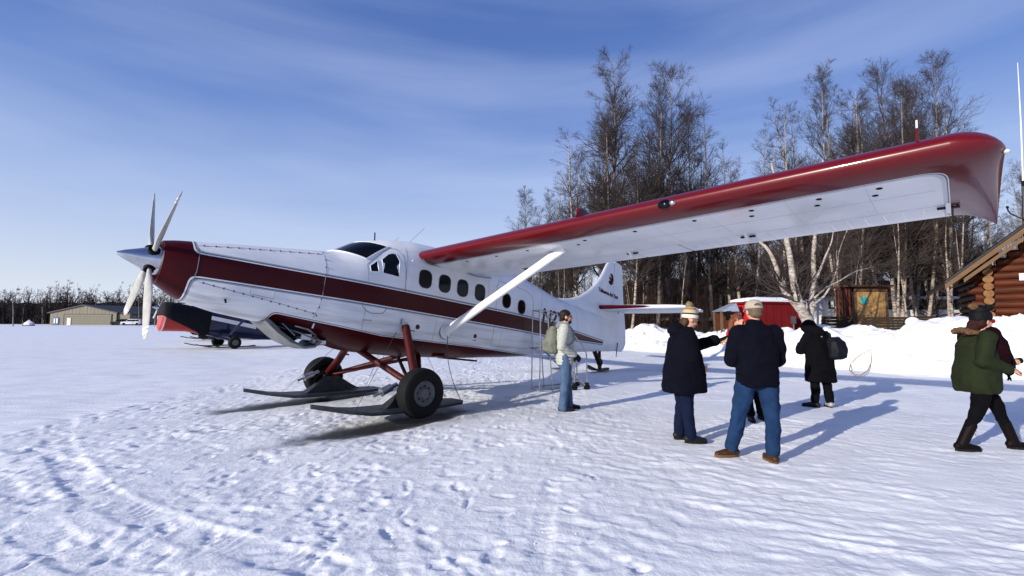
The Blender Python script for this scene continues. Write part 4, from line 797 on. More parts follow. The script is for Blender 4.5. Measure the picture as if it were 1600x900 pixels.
def put_tree(pair, hbase, x, y, h, rz, label, group, name='birch_tree', wide=1.):
    root = thing(name, label, 'tree', (x, y, -.05), rz, group); s = h / hbase
    for nm, me in zip(('trunk', 'crown'), pair): o = bpy.data.objects.new(nm, me); C.objects.link(o); o.parent = root
    root.scale = (s * wide, s * wide, s); return root
rs = random.Random(4)
BIG = [(950, 76, 29, 0, 1, 'tallest bare birch of the wood, its thin top above all others'), (1014, 97, 30.5, 1, 1.15, 'broad round crowned bare birch right of the tallest one'), (1105, 172, 32, 2, 1, 'slim bare birch standing alone right of the broad crowned one'),
       (1310, 110, 30, 3, 1, 'tall bare birch with narrow crown above the middle of the wing'), (1381, 90, 31, 1, 1.0, 'tall dark bare birch left of the red wing mast'), (1418, 96, 32, 3, 1, 'bare birch whose top forks beside the dark tall one'),
       (1208, 168, 30, 2, 1.1, 'pale twigged bare birch above the landing light'), (1256, 150, 32, 4, 1.2, 'thin bare birch between the pale twigged and the narrow crowned ones'), (857, 258, 37, 4, 1.1, 'small thin bare birch leftmost of the wood'),
       (975, 180, 28, 3, 1.1, 'bare birch with many stems just under the tallest top'), (905, 205, 31, 2, 1.3, 'bare birch leaning out of the left edge of the big clump'), (1465, 172, 31, 2, 1.2, 'bare birch rising behind the red wing mast'), (1340, 150, 34, 0, 1, 'bare birch between the two tall dark ones'),
       (1170, 215, 33, 4, 1.3, 'short bare birch filling the gap above the wing'), (1050, 160, 33, 3, 1, 'bare birch on the right flank of the broad crowned one'), (1440, 118, 33, 1, .8, 'bare birch behind the forked top')]
SL = ['whose thin top shows left of the gap above the landing light', 'short, directly over the landing light', 'pale twigged, left of the wide leafless crowns', 'slender, left of the narrow crowned tall one', 'slim, touching the narrow crowned tall one on its left', 'right of the wing mast, high topped', 'low, near the wing tip', 'on the left edge of the big clump', 'low, left of the big clump', 'lowest at the left end of the wood',
      'on the right slope of the big clump', 'low, in the gap right of the lone slim birch', 'between the two tall dark birches, thin', 'thin, beside the forked top', 'just right of the wing mast', 'low, filling in before the narrow crowned one', 'low, right of the narrow crowned one', 'partly behind the wing tip', 'inside the big clump, half hidden', 'reaching up inside the left of the big clump']
for n_, (u, v) in enumerate(((1135, 225), (1152, 245), (1190, 195), (1232, 185), (1282, 150), (1500, 215), (1522, 285), (890, 245), (872, 300), (840, 295), (1080, 205), (1120, 260), (1360, 130), (1398, 120), (1485, 190), (1295, 200), (1325, 190), (1545, 320), (1000, 200), (930, 170))):
    D = rs.uniform(31, 36); k = rs.choice((2, 4, 3)); put_tree(TALL[k], (18, 18, 17, 18, 16)[k], at(u, v, D)[0], D, hz(v, D), rs.uniform(0, 6), 'bare birch ' + SL[n_], 'slender birches showing over the wing', wide=rs.uniform(.9, 1.25))
for u, v, D, k, wd, lab in BIG:
    h = hz(v, D); put_tree(TALL[k], (18, 18, 17, 18, 16)[k], at(u, v, D)[0], D, h, rs.uniform(0, 6), lab, None, wide=wd)
wood = 'bare trees of the wood behind the snow bank'
lab2 = 'bare thin birch in the dense wood behind the snow bank'
for i in range(190):
    D = rs.uniform(37, 64) if i > 34 else rs.uniform(27, 33); u = rs.uniform(790, 1690)
    if D < 34 and 1090 < u < 1300: u = rs.uniform(1330, 1640)
    top = rs.uniform(330, 410) if u > 1000 else rs.uniform(385, 430)
    if u > 1150 and rs.random() < .45: top = rs.uniform(240, 330)
    h = hz(top, D); k = rs.randrange(5)
    put_tree(MID[k], (12, 12, 11, 13, 12)[k], (u - 800) / F * D, D, h, rs.uniform(0, 6), lab2, wood, wide=rs.uniform(.9, 1.3))
for i in range(120):
    D = rs.uniform(158, 178); u = rs.uniform(-60, 330); top = 452 + 8 * math.sin(u * .05) + rs.uniform(-16, 14)
    if rs.random() < .15: D = rs.uniform(100, 112); top = rs.uniform(440, 460)
    if 62 < u < 215 and D < 136: D = 160
    put_tree(FAR[rs.randrange(3)], 11, (u - 800) / F * D, D, hz(top, D), rs.uniform(0, 6), 'bare tree of the distant line beyond the airfield', 'bare trees of the distant line')
for i in range(40):
    D = rs.uniform(130, 170); u = rs.uniform(330, 900); put_tree(FAR[rs.randrange(3)], 11, (u - 800) / F * D, D, hz(rs.uniform(440, 470), D), rs.uniform(0, 6), 'bare tree of the distant line beyond the airfield', 'bare trees of the distant line')
def thicket(name, label, u0, u1, D0, D1, v_top, n, minr, seed, col, lean=.08, up=.2):
    rs = np.random.RandomState(seed); D = rs.uniform(D0, D1, n); u = rs.uniform(u0, u1, n); h = np.maximum(CH + (499 - (v_top(u) + rs.uniform(-12, 40, n))) * D / F, .8) * rs.uniform(.55, 1, n); K = 6
    P = np.zeros((n, K, 3)); P[:, 0, 0] = (u - 800) / F * D; P[:, 0, 1] = D; d = np.stack([rs.normal(size=n) * lean, rs.normal(size=n) * lean, np.ones(n)], 1)
    for k in range(1, K): d[:, :2] += rs.normal(size=(n, 2)) * .05; P[:, k] = P[:, k - 1] + d * (h / (K - 1))[:, None]
    R = (minr * rs.uniform(1, 3, n))[:, None] * np.linspace(1, .3, K)[None]
    A_, B_, i_ = grow(rs, P, R, 10, .15, 1, (20, 60), lambda s, i: h[i] * .18 * rs.uniform(.4, 1.3, len(s)) + .2, 3, up, .6, .5, minr * .6)
    la = np.linalg.norm(A_[:, -1] - A_[:, 0], axis=1)
    A2, B2, i2 = grow(rs, A_, B_, 3, .15, 1, (20, 60), lambda s, i: la[i] * .5 + .1, 2, .1, .7, .6, minr * .5)
    me = raw_mesh(name, [tube_batch(P, R, 3), tube_batch(A_, B_, 3), tube_batch(A2, B2, 3)], col); o = bpy.data.objects.new(name, me); C.objects.link(o); return tag(o, label, 'undergrowth', kind='stuff')
brush = material('brush_twigs', (.06, .036, .028), .95, var=.5, vscale=.3)
brush2 = material('far_brush', (.035, .028, .03), .95, var=.4, vscale=.1)
thicket('undergrowth', 'dense brown saplings and twigs between the birches of the wood', 790, 1700, 38, 58, lambda u: np.where(u < 1000, 420, 350), 1700, .011, 3, brush)
thicket('undergrowth', 'brown saplings under the wood close behind the shed', 800, 1110, 29, 34, lambda u: np.where(u < 1000, 455, 420), 500, .008, 4, brush)
thicket('distant_undergrowth', 'dark brush under the distant tree line', -120, 900, 157, 176, lambda u: 462 + 0 * u, 3200, .08, 5, brush2, .15, .2)
# a low wooded rise far behind the trees, dark with distant trunks
def rise(name, label, u0, u1, D, f_top, mat, seed):
    us = np.linspace(u0, u1, 220); rs = np.random.RandomState(seed); g = G(); rows = []
    for k, (dd, sc_) in enumerate(((0, 0), (1.5, .55), (4, .9), (8, 1), (16, .8), (26, 0))):
        rows.append([((u - 800) / F * D, D + dd, max(-.5, (hz(f_top(u), D) + .9 * float(fbm(np.array([u * .03]), np.array([k * 1.3]), 4, seed)[0])) * sc_ + (-.5 if sc_ == 0 else 0))) for u in us])
    g.loft(rows, False, closed=False); o = g.build(name, mat, smooth=60); return tag(o, label, kind='structure')
rise('wooded_rise', 'dark wooded rise far behind the birches', 780, 1750, 75, lambda u: 474 if u < 1000 else 430, material('far_wood', (.03, .02, .018), .95, var=.6, vscale=.8, stretch=(1, 1, .15), bump=1, bscale=1.2, bdist=.6), 3)
rise('wooded_rise', 'low dark line of wood at the far edge of the airfield', -260, 940, 180, lambda u: 472, material('far_wood2', (.022, .018, .02), .95, var=.6, vscale=.5, bump=1, bscale=.6, bdist=.8), 5)

# ------------------------------------------------------------------ the birch with several stems in front of the shed
def birch_front():
    root = thing('birch_tree', 'pale forked birch with several stems in front of the red shed', 'tree', (0, 0, 0)); D = 16.8
    def stem(pts, r0, r1, parent=root, nm='trunk', dd=0.):
        P = [at(u, v, D + dd * i / len(pts)) for i, (u, v) in enumerate(pts)]; P = [np.array(p) for p in P]; F_ = []
        Pc = [2 * P[0] - P[1]] + P + [2 * P[-1] - P[-2]]
        for i in range(1, len(Pc) - 2):
            for k in range(5):
                t = k / 5; a, b, c, d = Pc[i - 1], Pc[i], Pc[i + 1], Pc[i + 2]; F_.append(.5 * ((2 * b) + (-a + c) * t + (2 * a - 5 * b + 4 * c - d) * t * t + (-a + 3 * b - 3 * c + d) * t ** 3))
        F_.append(P[-1]); n = len(F_); R = [r0 + (r1 - r0) * i / (n - 1) for i in range(n)]; R = [r * (1 + .06 * math.sin(i * 2.1)) for i, r in enumerate(R)]
        g = G(); g.tube(F_, R, 12); o = g.build(nm, M['whitebark'], parent, 60); return o, np.array(F_), np.array(R)
    base = [(1266, 540), (1264, 505)]
    S = [stem(base + [(1255, 488), (1248, 470), (1240, 440), (1234, 400), (1224, 350), (1216, 300), (1205, 255)], .19, .03, dd=-.6), stem([(1265, 520), (1266, 495), (1268, 470), (1272, 440), (1271, 400), (1276, 350), (1284, 300), (1286, 250)], .13, .03, dd=.8),
         stem([(1262, 510), (1252, 488), (1238, 470), (1222, 448), (1212, 415), (1200, 390), (1180, 372), (1160, 355)], .13, .03, dd=.5), stem([(1270, 478), (1278, 470), (1288, 462), (1300, 442), (1308, 420), (1312, 390), (1330, 345)], .045, .012, nm='branch'), stem([(1272, 466), (1290, 450), (1310, 440), (1335, 425), (1360, 418)], .035, .008, nm='branch'), stem([(1271, 440), (1280, 425), (1290, 400), (1300, 375), (1304, 340)], .05, .012, nm='branch')]
    rs = np.random.RandomState(9); ch = []
    for o, P, R in S:
        P = P[None]; R = R[None]; A_, B_, i_ = grow(rs, P, R, 16, .3, 1, (25, 60), lambda s, i: 1.3 * (1.3 - s) * rs.uniform(.4, 1.2, len(s)) + .3, 6, .3, .35, .25, .005)
        A2, B2, i2 = grow(rs, A_, B_, 6, .2, 1, (25, 55), lambda s, i: .5 * rs.uniform(.4, 1.2, len(s)) + .1, 4, .2, .6, .3, .004); A3, B3, i3 = grow(rs, A2, B2, 3, .2, 1, (25, 55), lambda s, i: .25 * rs.uniform(.4, 1.2, len(s)) + .08, 3, .2, .6, .5, .003)
        ch += [tube_batch(A_, B_, 4), tube_batch(A2, B2, 3), tube_batch(A3, B3, 3)]
    o = bpy.data.objects.new('crown', raw_mesh('crown', ch, M['twig'])); C.objects.link(o); o.parent = root
birch_front()

# ------------------------------------------------------------------ log cabin at the right
logm = material('varnished_log', (.10, .024, .008), .6, spec=.15, col2=(.03, .008, .004), vscale=3, stretch=(.4, 3, 3), bump=.25, bscale=14)
logend = material('log_end', (.22, .11, .035), .6, col2=(.12, .05, .02), vscale=8)
roofm = material('roof_boards', (.10, .052, .028), .6, col2=(.05, .025, .015), vscale=6)
fascia = material('fascia_board', (.12, .07, .03), .55, col2=(.1, .05, .02), vscale=3, stretch=(.3, 3, 3))
def cabin():
    y0 = 17.0; x0 = (1543 - 800) / F * y0; root = thing('log_cabin', 'varnished log cabin with snowless gable roof at the right behind the snow bank', 'cabin', (x0, y0, 0), rad(-38))
    W_, Dp, rr = 8.6, 7., .135; slope = .88; ex = -1.18; ez = hz(447, 16.9); roofz = lambda x: ez + slope * (x - ex)
    g = G(); g.box((W_ / 2, Dp / 2 + .12, 1.3), (W_ - .3, Dp - .3, 2.6)); g.build('core_wall', roofm, root)
    r = random.Random(2)
    for k in range(26):
        z = .1 + k * rr * 1.86; zmax = roofz(0)
        xa = -.45 + r.uniform(-.06, .06) if k % 2 == 0 else -.3; 
        if z > zmax - .35: xa = max(xa, (z + .35 - ez) / slope + ex + .1)
        xb = W_ - max(0, xa)
        if xb - xa < .5: break
        rad_ = rr * r.uniform(.94, 1.06); g = G(); g.tube([(xa, 0, z), (xa + .03, 0, z), ((xa + xb) / 2, 0, z + r.uniform(-.01, .01)), (xb, 0, z)], [rad_ * .93, rad_, rad_ * .97, rad_], 14)
        g.build('log', logm, root)
        if z < zmax - .3:                       # end grain of the side wall's logs at the corner
            z2 = z + rr * .93; g = G(); g.tube([(0, -.42 + r.uniform(-.06, .04), z2), (0, Dp, z2)], rr * r.uniform(.92, 1.05), 14)
            for i, f in enumerate(g.f):
                if len(f) > 4: g.m[i] = 1
            g.build('log', [logm, logend], root)
    # roof: two slopes, overhang towards the viewer
    xm = W_ / 2
    for s in (0, 1):
        fx = (lambda x: x) if s == 0 else (lambda x: W_ - x)
        for a, b, yy0, yy1, nm, mt in ((0.1, .16, -1.15, Dp + .6, 'roof_sheet', M['darkmetal']), (-.04, .095, -1.1, Dp + .5, 'roof_deck', roofm)):
            g = G(); q = [(fx(ex), roofz(ex) + a), (fx(xm), roofz(xm) + a), (fx(xm), roofz(xm) + b), (fx(ex), roofz(ex) + b)]; g.prism(q, 1, yy0, yy1); g.build(nm, mt, root, 0)
        for dy, dd, hh in ((-1.14, .0, .24), (-1.06, -.26, .2)):
            g = G(); sh = .0 if dd == 0 else .5; q = [(fx(ex + sh), roofz(ex + sh) + dd - hh + .12), (fx(xm), roofz(xm) + dd - hh + .12), (fx(xm), roofz(xm) + dd + .06), (fx(ex + sh), roofz(ex + sh) + dd + .06)]; g.prism(q, 1, dy - .03, dy + .03); g.build('fascia_board', fascia, root, 0)
        g = G(); g.tube([(fx(.0 + .15), -1.0, roofz(.15) - .2), (fx(.15), 1, roofz(.15) - .2)], .12, 12); g.build('purlin', logm, root)
        g = G(); g.tube([(fx(2.2), -1.0, roofz(2.2) - .2), (fx(2.2), 1, roofz(2.2) - .2)], .12, 12); g.build('purlin', logm, root)
    sx = np.array([x0 + .80, y0, 0]); g = G(); g.box((sx[0] - x0 + .42, -.17, hz(432, 16.2)), (.84, .03, .24)); sg = g.build('sign_board', M['white'], root)
    cu = bpy.data.curves.new('t', 'FONT'); cu.body = 'TAT'; cu.size = .2; cu.extrude = .004; cu.align_y = 'CENTER'; ob = bpy.data.objects.new('t', cu); C.objects.link(ob); dg = bpy.context.evaluated_depsgraph_get(); me = bpy.data.meshes.new_from_object(ob.evaluated_get(dg)); bpy.data.objects.remove(ob); me.materials.append(M['black'])
    o = bpy.data.objects.new('lettering', me); C.objects.link(o); o.parent = sg; o.location = (sx[0] - x0 + .06, -.19, hz(432, 16.2)); o.rotation_euler = (PI / 2, 0, 0)
    # red door frame and dark window lower down, half behind the walker
    dx = .35; g = G(); g.box((dx + .2, -.15, .95), (.9, .05, 1.3)); d = g.build('window', M['glass'], root)
    g = G()
    for a, b, c, e in ((dx + .2, 1.62, 1.0, .07), (dx + .2, .3, 1.0, .07)): g.box((a, -.17, b), (c, .07, e))
    for a in (-.27, .67): g.box((dx + a, -.17, .95), (.07, .07, 1.3))
    g.build('frame', material('red_trim', (.3, .02, .015), .5), d)
    return root
cabin()
def mast():
    D = 18.5; p = at(1600, 470, D); root = thing('antenna_mast', 'thin white antenna mast with dark lower pole beside the cabin roof', 'antenna', (p[0], D, 0)); o = np.array([p[0], D, 0])
    a, b, c = at(1598.5, 285, D) - o, at(1595, 190, D) - o, at(1590, 98, D) - o
    g = G(); g.tube([(0, 0, 0), a], .05, 10); g.build('pole', M['darkmetal'], root)
    g = G(); g.tube([a - [0, 0, .2], b, c], [.03, .022, .009], 8); g.build('whip', material('mast_white', (.7, .71, .74), .4), root)
    g = G(); g.box(a + [0, -.05, -.05], (.14, .12, .2)); g.build('bracket', M['darkmetal'], root)
mast()
def lamp():
    p = at(1604, 352, 15.9); root = thing('gooseneck_lamp', 'small curved lamp arm reaching left above the cabin roof', 'lamp', (p[0], p[1], p[2] - .3))
    q = [at(u, v, 15.9) - np.array([p[0], p[1], p[2] - .3]) for u, v in ((1606, 350), (1598, 342), (1588, 338), (1579, 334), (1575, 329), (1574, 324))]; g = G(); g.tube(q, .02, 8); g.build('arm', M['darkmetal'], root); g = G(); g.ell(q[-1], (.04, .04, .05)); g.build('lamp_head', M['black'], root)
lamp()

# ------------------------------------------------------------------ red shed, kiosk, cupboard, benches, fence rail
shedred_lit = material('shed_red_lit', (.52, .012, .018), .6, col2=(.38, .01, .014), vscale=3, stretch=(6, 6, .5), bump=.2)  # narrow wall: the red is brightened, sunlight painted into the colour
shedred_shaded = material('shed_red_shaded', (.22, .012, .014), .65, col2=(.14, .008, .01), vscale=3, stretch=(6, 6, .5), bump=.2)  # same red darkened: shade on the long wall painted into the colour
roofsnow = M['banksnow']
def shed():
    A_ = at(1147, 500, 23.); B_ = at(1174, 500, 21.6); Cc = at(1254, 500, 22.6); root = thing('red_shed', 'small red shed with snow on its roof behind the group of people', 'shed', (B_[0], B_[1], 0))
    o0 = np.array([B_[0], B_[1]]); a = A_[:2] - o0; c = Cc[:2] - o0; top = hz(474, 21.6)
    def wall(p, q, nm, mt, n):
        d = q - p; L_ = np.linalg.norm(d); u = d / L_; nrm = np.array([u[1], -u[0]]); R = Rz(math.atan2(u[1], u[0]))
        for i in range(n):
            m_ = p + d * (i + .5) / n; g = G(); g.box((m_[0], m_[1], top / 2), (L_ / n - .02, .05 + .012 * (i % 2), top), R); g.build('plank', mt, root, 0)
    wall(np.array([0, 0.]), a, 'w', shedred_lit, 6); wall(np.array([0, 0.]), c, 'w', shedred_shaded, 14)
    g = G(); bx_ = a + c; g.prism([(0.05, .05), tuple(a * .97 + .03), tuple(bx_), tuple(c * .97 + .02)], 2, 0, top - .02); g.build('wall', shedred_shaded, root)
    for nm, z0, z1, e, mt in (('roof', top, top + .09, 1.12, material('roof_red', (.14, .01, .012), .5)),):
        cc = bx_ / 2; g = G(); g.prism([tuple(cc + (p - cc) * e) for p in (np.zeros(2), a, bx_, c)], 2, z0, z1); g.build(nm, mt, root)
    g = G(); cc = bx_ / 2; rings = []; rs = random.Random(1)
    for e, z in ((1.1, .092), (1.1, .16), (1.02, .24), (.7, .30), (.2, .32)):
        ring_ = []
        P = [np.zeros(2), a, bx_, c]
        for i in range(4):
            for k in range(8): p = P[i] + (P[(i + 1) % 4] - P[i]) * k / 8; q = cc + (p - cc) * e; ring_.append((q[0], q[1], top + z + rs.uniform(-.015, .02)))
        rings.append(ring_)
    g.loft(rings, True); g.build('roof_snow', roofsnow, root, 60)
    sp = at(1158.5, 495, 22.3) - np.array([B_[0], B_[1], 0]); u = a / np.linalg.norm(a); R = Rz(math.atan2(u[1], u[0])); sgn = np.array([-u[1], u[0], 0]); sgn = sgn if sgn[1] < 0 else -sgn
    sp = sp + sgn * .12
    g = G(); g.box(sp, (.36, .02, .38), R); sg = g.build('sign_board', material('sign_white', (.8, .78, .76), .5), root)
    g = G(); g.box(sp + np.array([0, 0, -.36]), (.13, .02, .2), R); g.build('small_sign', MATS['sign_white'], root)
    g = G(); pm = material('sign_red_print', (.35, .02, .02), .5)
    for i, (wd, dz_) in enumerate(((.28, .12), (.24, .05), (.28, -.04), (.2, -.12))): g.box(sp + sgn * .012 + np.array([0, 0, dz_]), (wd, .006, .034), R)
    g.build('print', pm, sg)
    mp_ = at(1237, 500, 22.35) - np.array([B_[0], B_[1], 0]) + np.array([0, -.14, 0]); g = G(); g.box(mp_, (.2, .1, .34)); g.tube([mp_ + [0, 0, -.15], mp_ + [0, 0, -.6]], .03, 8); g.build('meter_box', M['steel'], root)
    return root
shed()
def kiosk():
    p = at(1134, 505, 22.2); root = thing('kiosk', 'small open kiosk with a pale grey metal roof left of the red shed', 'kiosk', (p[0], p[1], 0)); z0 = hz(487, 22.2); z1 = hz(474, 22.2); w_ = .42
    g = G(); g.add([(-w_, -.5, z0), (w_, -.5, z0), (w_, .6, z0), (-w_, .6, z0), (w_ * .9, -.3, z1), (w_, .5, z1)], [(0, 1, 4), (0, 4, 5, 3), (3, 5, 2), (1, 2, 5, 4), (0, 3, 2, 1)]); g.build('roof', material('galvanised_roof', (.42, .47, .58), .4, .4, var=.3), root, 0)
    for x in (-w_ * .8, w_ * .85):
        for y in (-.35, .4): g = G(); g.box((x, y, z0 / 2), (.09, .09, z0)); g.build('post', M['wood'], root)
    g = G(); g.box((0, .3, z0 / 2), (.7, .06, z0)); g.build('back_panel', material('brown_panel', (.08, .03, .015), .7, var=.4), root); g = G(); g.box((.05, -.1, z0 - .25), (.12, .12, .3)); g.build('lantern', M['black'], root)
kiosk()
def cupboard():
    D = 20.; xa, xb, xc = (at(u, 480, D)[0] for u in (1319, 1335, 1384)); z = hz(449, D); root = thing('wooden_cupboard', 'tall wooden cupboard with pale double doors and a teal sticker', 'outdoor cupboard', (xb, D, 0)); pale = material('pale_pine', (.44, .27, .11), .6, col2=(.33, .18, .07), vscale=3, stretch=(5, 5, .6), bump=.2); W_ = xc - xb
    for i in range(8):
        x = W_ * (i + .5) / 8; sp = W_ / 8; off_ = .02 if i in (3, 4) else 0; g = G(); g.box((x * .92 + .05, -.03 - .008 * (i % 2), z / 2 - .05), (sp * .9, .04, z - .28)); g.build('plank', pale, root, 0)
    for x in (-.0, W_): g = G(); g.box((x, -.02, z / 2), (.1, .12, z)); g.build('frame_post', M['wood'], root)
    g = G(); g.box((W_ / 2, -.03, z - .09), (W_ + .1, .12, .16)); g.build('lintel', M['wood'], root)
    g = G(); g.box((W_ / 2, -.065, z * .55), (W_ * .9, .02, .03)); g.build('batten', pale, root)
    for i in range(5): g = G(); g.box((-.07 - (xb - xa - .08) * (i + .5) / 5, .12 + .09 * i, z / 2), ((xb - xa) / 5 - .01, .05, z), Rz(-.6)); g.build('plank', material('red_brown_boards', (.075, .014, .009), .7, var=.4), root, 0)
    g = G(); g.box((W_ / 2, .6, z / 2), (W_, 1.1, z - .02)); g.build('wall', M['wood'], root); g = G(); g.box((W_ / 2 - .1, .45, z + .05), (W_ + .5, 1.5, .07)); g.build('roof', roofm, root)
    st = at(1351, 469, D - .1); g = G(); g.prism([(st[0] - xb + .16 * math.cos(t) * (1 + .15 * math.sin(5 * t)), st[2] + .15 * math.sin(t) * (1 + .12 * math.cos(4 * t))) for t in np.linspace(0, 2 * PI, 22, endpoint=False)], 1, -.085, -.06); g.build('sticker', material('teal_print', (.03, .32, .32), .5, col2=(.05, .42, .4), vscale=9), root, 0)
    for s in (-1, 1): g = G(); g.tube([(W_ / 2 + s * .05, -.07, z * .3 - .0), (W_ / 2 + s * .05, -.11, z * .3 + .06), (W_ / 2 + s * .05, -.07, z * .3 + .14)], .014, 6); g.box((W_ / 2 + s * .05, -.065, .98), (.05, .02, .16)); g.build('handle', M['black'], root)
cupboard()
def bench(u0, u1, v0, v1, D, label, tilt=.35):
    a, b = at(u0, 500, D), at(u1, 500, D); zt, zb = hz(v0, D), hz(v1, D); L_ = b[0] - a[0]; root = thing('slatted_bench', label, 'bench', (a[0], D, 0)); mt = material('dark_green_slats', (.03, .03, .018), .7, col2=(.05, .025, .015), vscale=4)
    n = 5
    for i in range(n): z = zb + (zt - zb) * (i + .5) / n; g = G(); g.box((L_ / 2, -.12 * i / n + .1, z), (L_, .035, (zt - zb) / n * .86), Rx(-.15)); g.build('slat', mt, root, 0)
    for x in (L_ * .12, L_ * .85): g = G(); g.box((x, .12, (zt) / 2), (.09, .1, zt), Ry(tilt if x > L_ / 2 else -.0)); g.build('leg', M['wood'], root)
    g = G(); g.box((L_ / 2, -.2, zb + .02), (L_, .45, .04)); g.build('seat', mt, root)
bench(1346, 1420, 495, 516, 18.6, 'long dark slatted bench in front of the pale cupboard')
bench(1284, 1332, 494, 520, 19.2, 'shorter dark slatted bench left of the cupboard', .25)
bench(1424, 1462, 494, 512, 18.9, 'dark slatted bench right of the long one, sinking behind the bank', .2)
g = G(); p = at(1426, 503, 17.6); g.ell((0, 0, p[2] - .02), (.24, .2, .2), nu=18); g.tube([(0, 0, 0), (0, 0, p[2] - .1)], .2, 16)
o = g.build('snow_topped_stump', [M['banksnow']], None, loc=(p[0], p[1], 0)); tag(o, 'small post with a cap of snow right of the long bench', 'post')
g = G(); p = at(1282, 508, 18.); g.rev([(.14, 0), (.17, .2), (.3, .85), (.33, 1.2), (.33, 1.26), (.0, 1.26)], (0, 0, 0), (0, 0, 1), 24); o = g.build('barrel', material('barrel_brown', (.1, .06, .04), .6, var=.4), None, loc=(p[0], p[1], 0)); root = tag(o, 'brown barrel with a snow cap beside the forked birch', 'barrel')
g = G(); g.ell((0, 0, 1.28), (.33, .33, .12), nu=20); g.build('snow_cap', M['banksnow'], o)

# ------------------------------------------------------------------ coach and cars behind the benches
def coach():
    D = 34.; xa, xb = at(1291, 480, D)[0], at(1540, 480, D)[0]; root = thing('coach', 'long white coach with black windows and a red curved line, behind the cupboard', 'bus', (xa, D, 0)); L_ = xb - xa; zt = hz(463, D); zw = hz(484, D); wh = material('coach_white', (.62, .62, .64), .3, coat=.5)
    g = G(); R = lambda x, y0, z1, k=0: [(x, y0, .45), (x, 0, .55), (x, 0, zw), (x, .03, zt - .25), (x, .2, zt - k), (x, 2.3, zt - k), (x, 2.5, zt - .25), (x, 2.55, .5)]
    g.loft([R(-.12, .3, 0, .25), R(0, .02, 0, .08), R(.25, 0, 0), R(L_ - .3, 0, 0), R(L_, .05, 0, .08)], True); g.build('body', wh, root, 40)
    n = 9; w_ = (L_ - 1.6) / n
    for i in range(n): g = G(); g.box((1.55 + w_ * (i + .5), -.012 + .0, (zw + zt - .2) / 2), (w_ - .05, .04, zt - .22 - zw)); g.build('window', M['glass'], root)
    g = G(); g.box((.72, -.012, (zw + zt - .2) / 2 - .02), (1.1, .04, zt - .36 - zw)); g.build('windshield', M['glass'], root); g = G(); g.box((.42, -.036, zw + .42), (.2, .015, .5)); g.build('glare_shield', M['white'], root)
    g = G(); g.tube([(L_ * .45, -.01, .9), (L_ * .6, -.02, 1.45), (L_ * .72, -.02, 1.86), (L_ * .82, -.02, 2.0), (L_ * .95, -.02, 2.05)], .05, 6, flat=(.3, 1)); g.tube([(L_ * .7, -.01, 1.2), (L_ * .76, -.02, 1.8), (L_ * .83, -.02, 2.0)], .04, 6, flat=(.3, 1)); g.build('red_line', material('red_line_print', (.2, .015, .015), .4), root)
    for x in (1.6, L_ - 2.6): g = G(); g.rev([(.3, -.15), (.5, -.15), (.5, .15), (.3, .15), (0, .15)], (x, .1, .5), (0, -1, 0), 24); g.build('wheel', M['rubber'], root)
coach()
def car(x, y, rz, label, paint, name='parked_car', s=1.):
    root = thing(name, label, 'car', (x, y, 0), rz); root.scale = (s, s, s)
    B = [(-2.25, .55, .75, .8), (-2.2, .4, .95, .85), (-1.3, .35, 1.02, .88), (-.2, .32, 1.04, .9), (1.2, .32, 1.04, .9), (2.1, .38, 1.02, .88), (2.25, .5, .85, .8)]
    g = G(); g.loft([[(a, -w_, zb), (a, -w_, zt - .12), (a, -w_ + .08, zt), (a, w_ - .08, zt), (a, w_, zt - .12), (a, w_, zb)] for a, zb, zt, w_ in B], True); g.build('body', paint, root, 40)
    g = G(); g.loft([[(a, -w_, 1.0), (a + k, -w_ + .12, z), (a + k, w_ - .12, z), (a, w_, 1.0)] for a, k, z, w_ in ((-1.1, .45, 1.62, .84), (-.5, .0, 1.68, .84), (1.6, 0, 1.68, .84), (2.15, -.2, 1.6, .82))], True); g.build('roof', paint, root, 40)
    for s_ in (-1, 1):
        for a, b in ((-.75, .1), (.18, 1.05), (1.12, 1.8)): g = G(); g.prism([(a - (.18 if a < -.5 else 0), 1.06), (b, 1.06), (b, 1.5), (a + (.1 if a < -.5 else 0), 1.5)], 1, s_ * .74, s_ * .835); g.build('window', M['glass'], root, 0)
        for a in (-1.45, 1.45):
            g = G(); g.rev([(.2, -.1), (.34, -.1), (.36, 0), (.34, .1), (.2, .1)], (a, s_ * .8, .36), (0, s_, 0), 20); w_ = g.build('wheel', M['rubber'], root); g = G(); g.rev([(.2, 0), (.2, .08), (0, .1)], (a, s_ * .8, .36), (0, s_, 0), 16); g.build('rim', M['rimgrey'], w_)
    for s_ in (-.6, .6): g = G(); g.ell((-2.2, s_, .78), (.08, .14, .08)); g.build('headlight', M['lens'], root)
    g = G(); g.box((-1.02, 0, 1.32), (.04, 1.3, .4), Ry(.62)); g.build('windshield', M['glass'], root); return root
wh = material('car_white', (.66, .67, .7), .3, coat=.5); dk = material('car_dark', (.02, .02, .025), .3, coat=.5)
p = at(1034, 500, 34); car(p[0], p[1], .15, 'white car behind the snow bank, below the tail of the ski plane', wh)
p = at(1104, 500, 32); car(p[0], p[1], -.5, 'dark car half hidden by the bank left of the kiosk', dk)
for u, D, mt, lab in ((190, 128, dk, 'dark car next to the hangar, nearest to its wall'), (206, 127, wh, 'white car between the two dark ones by the hangar'), (176 + 44, 129, dk, 'dark car farthest from the hangar wall')):
    p = at(u, 505, D); car(p[0], p[1], .3, lab, mt)
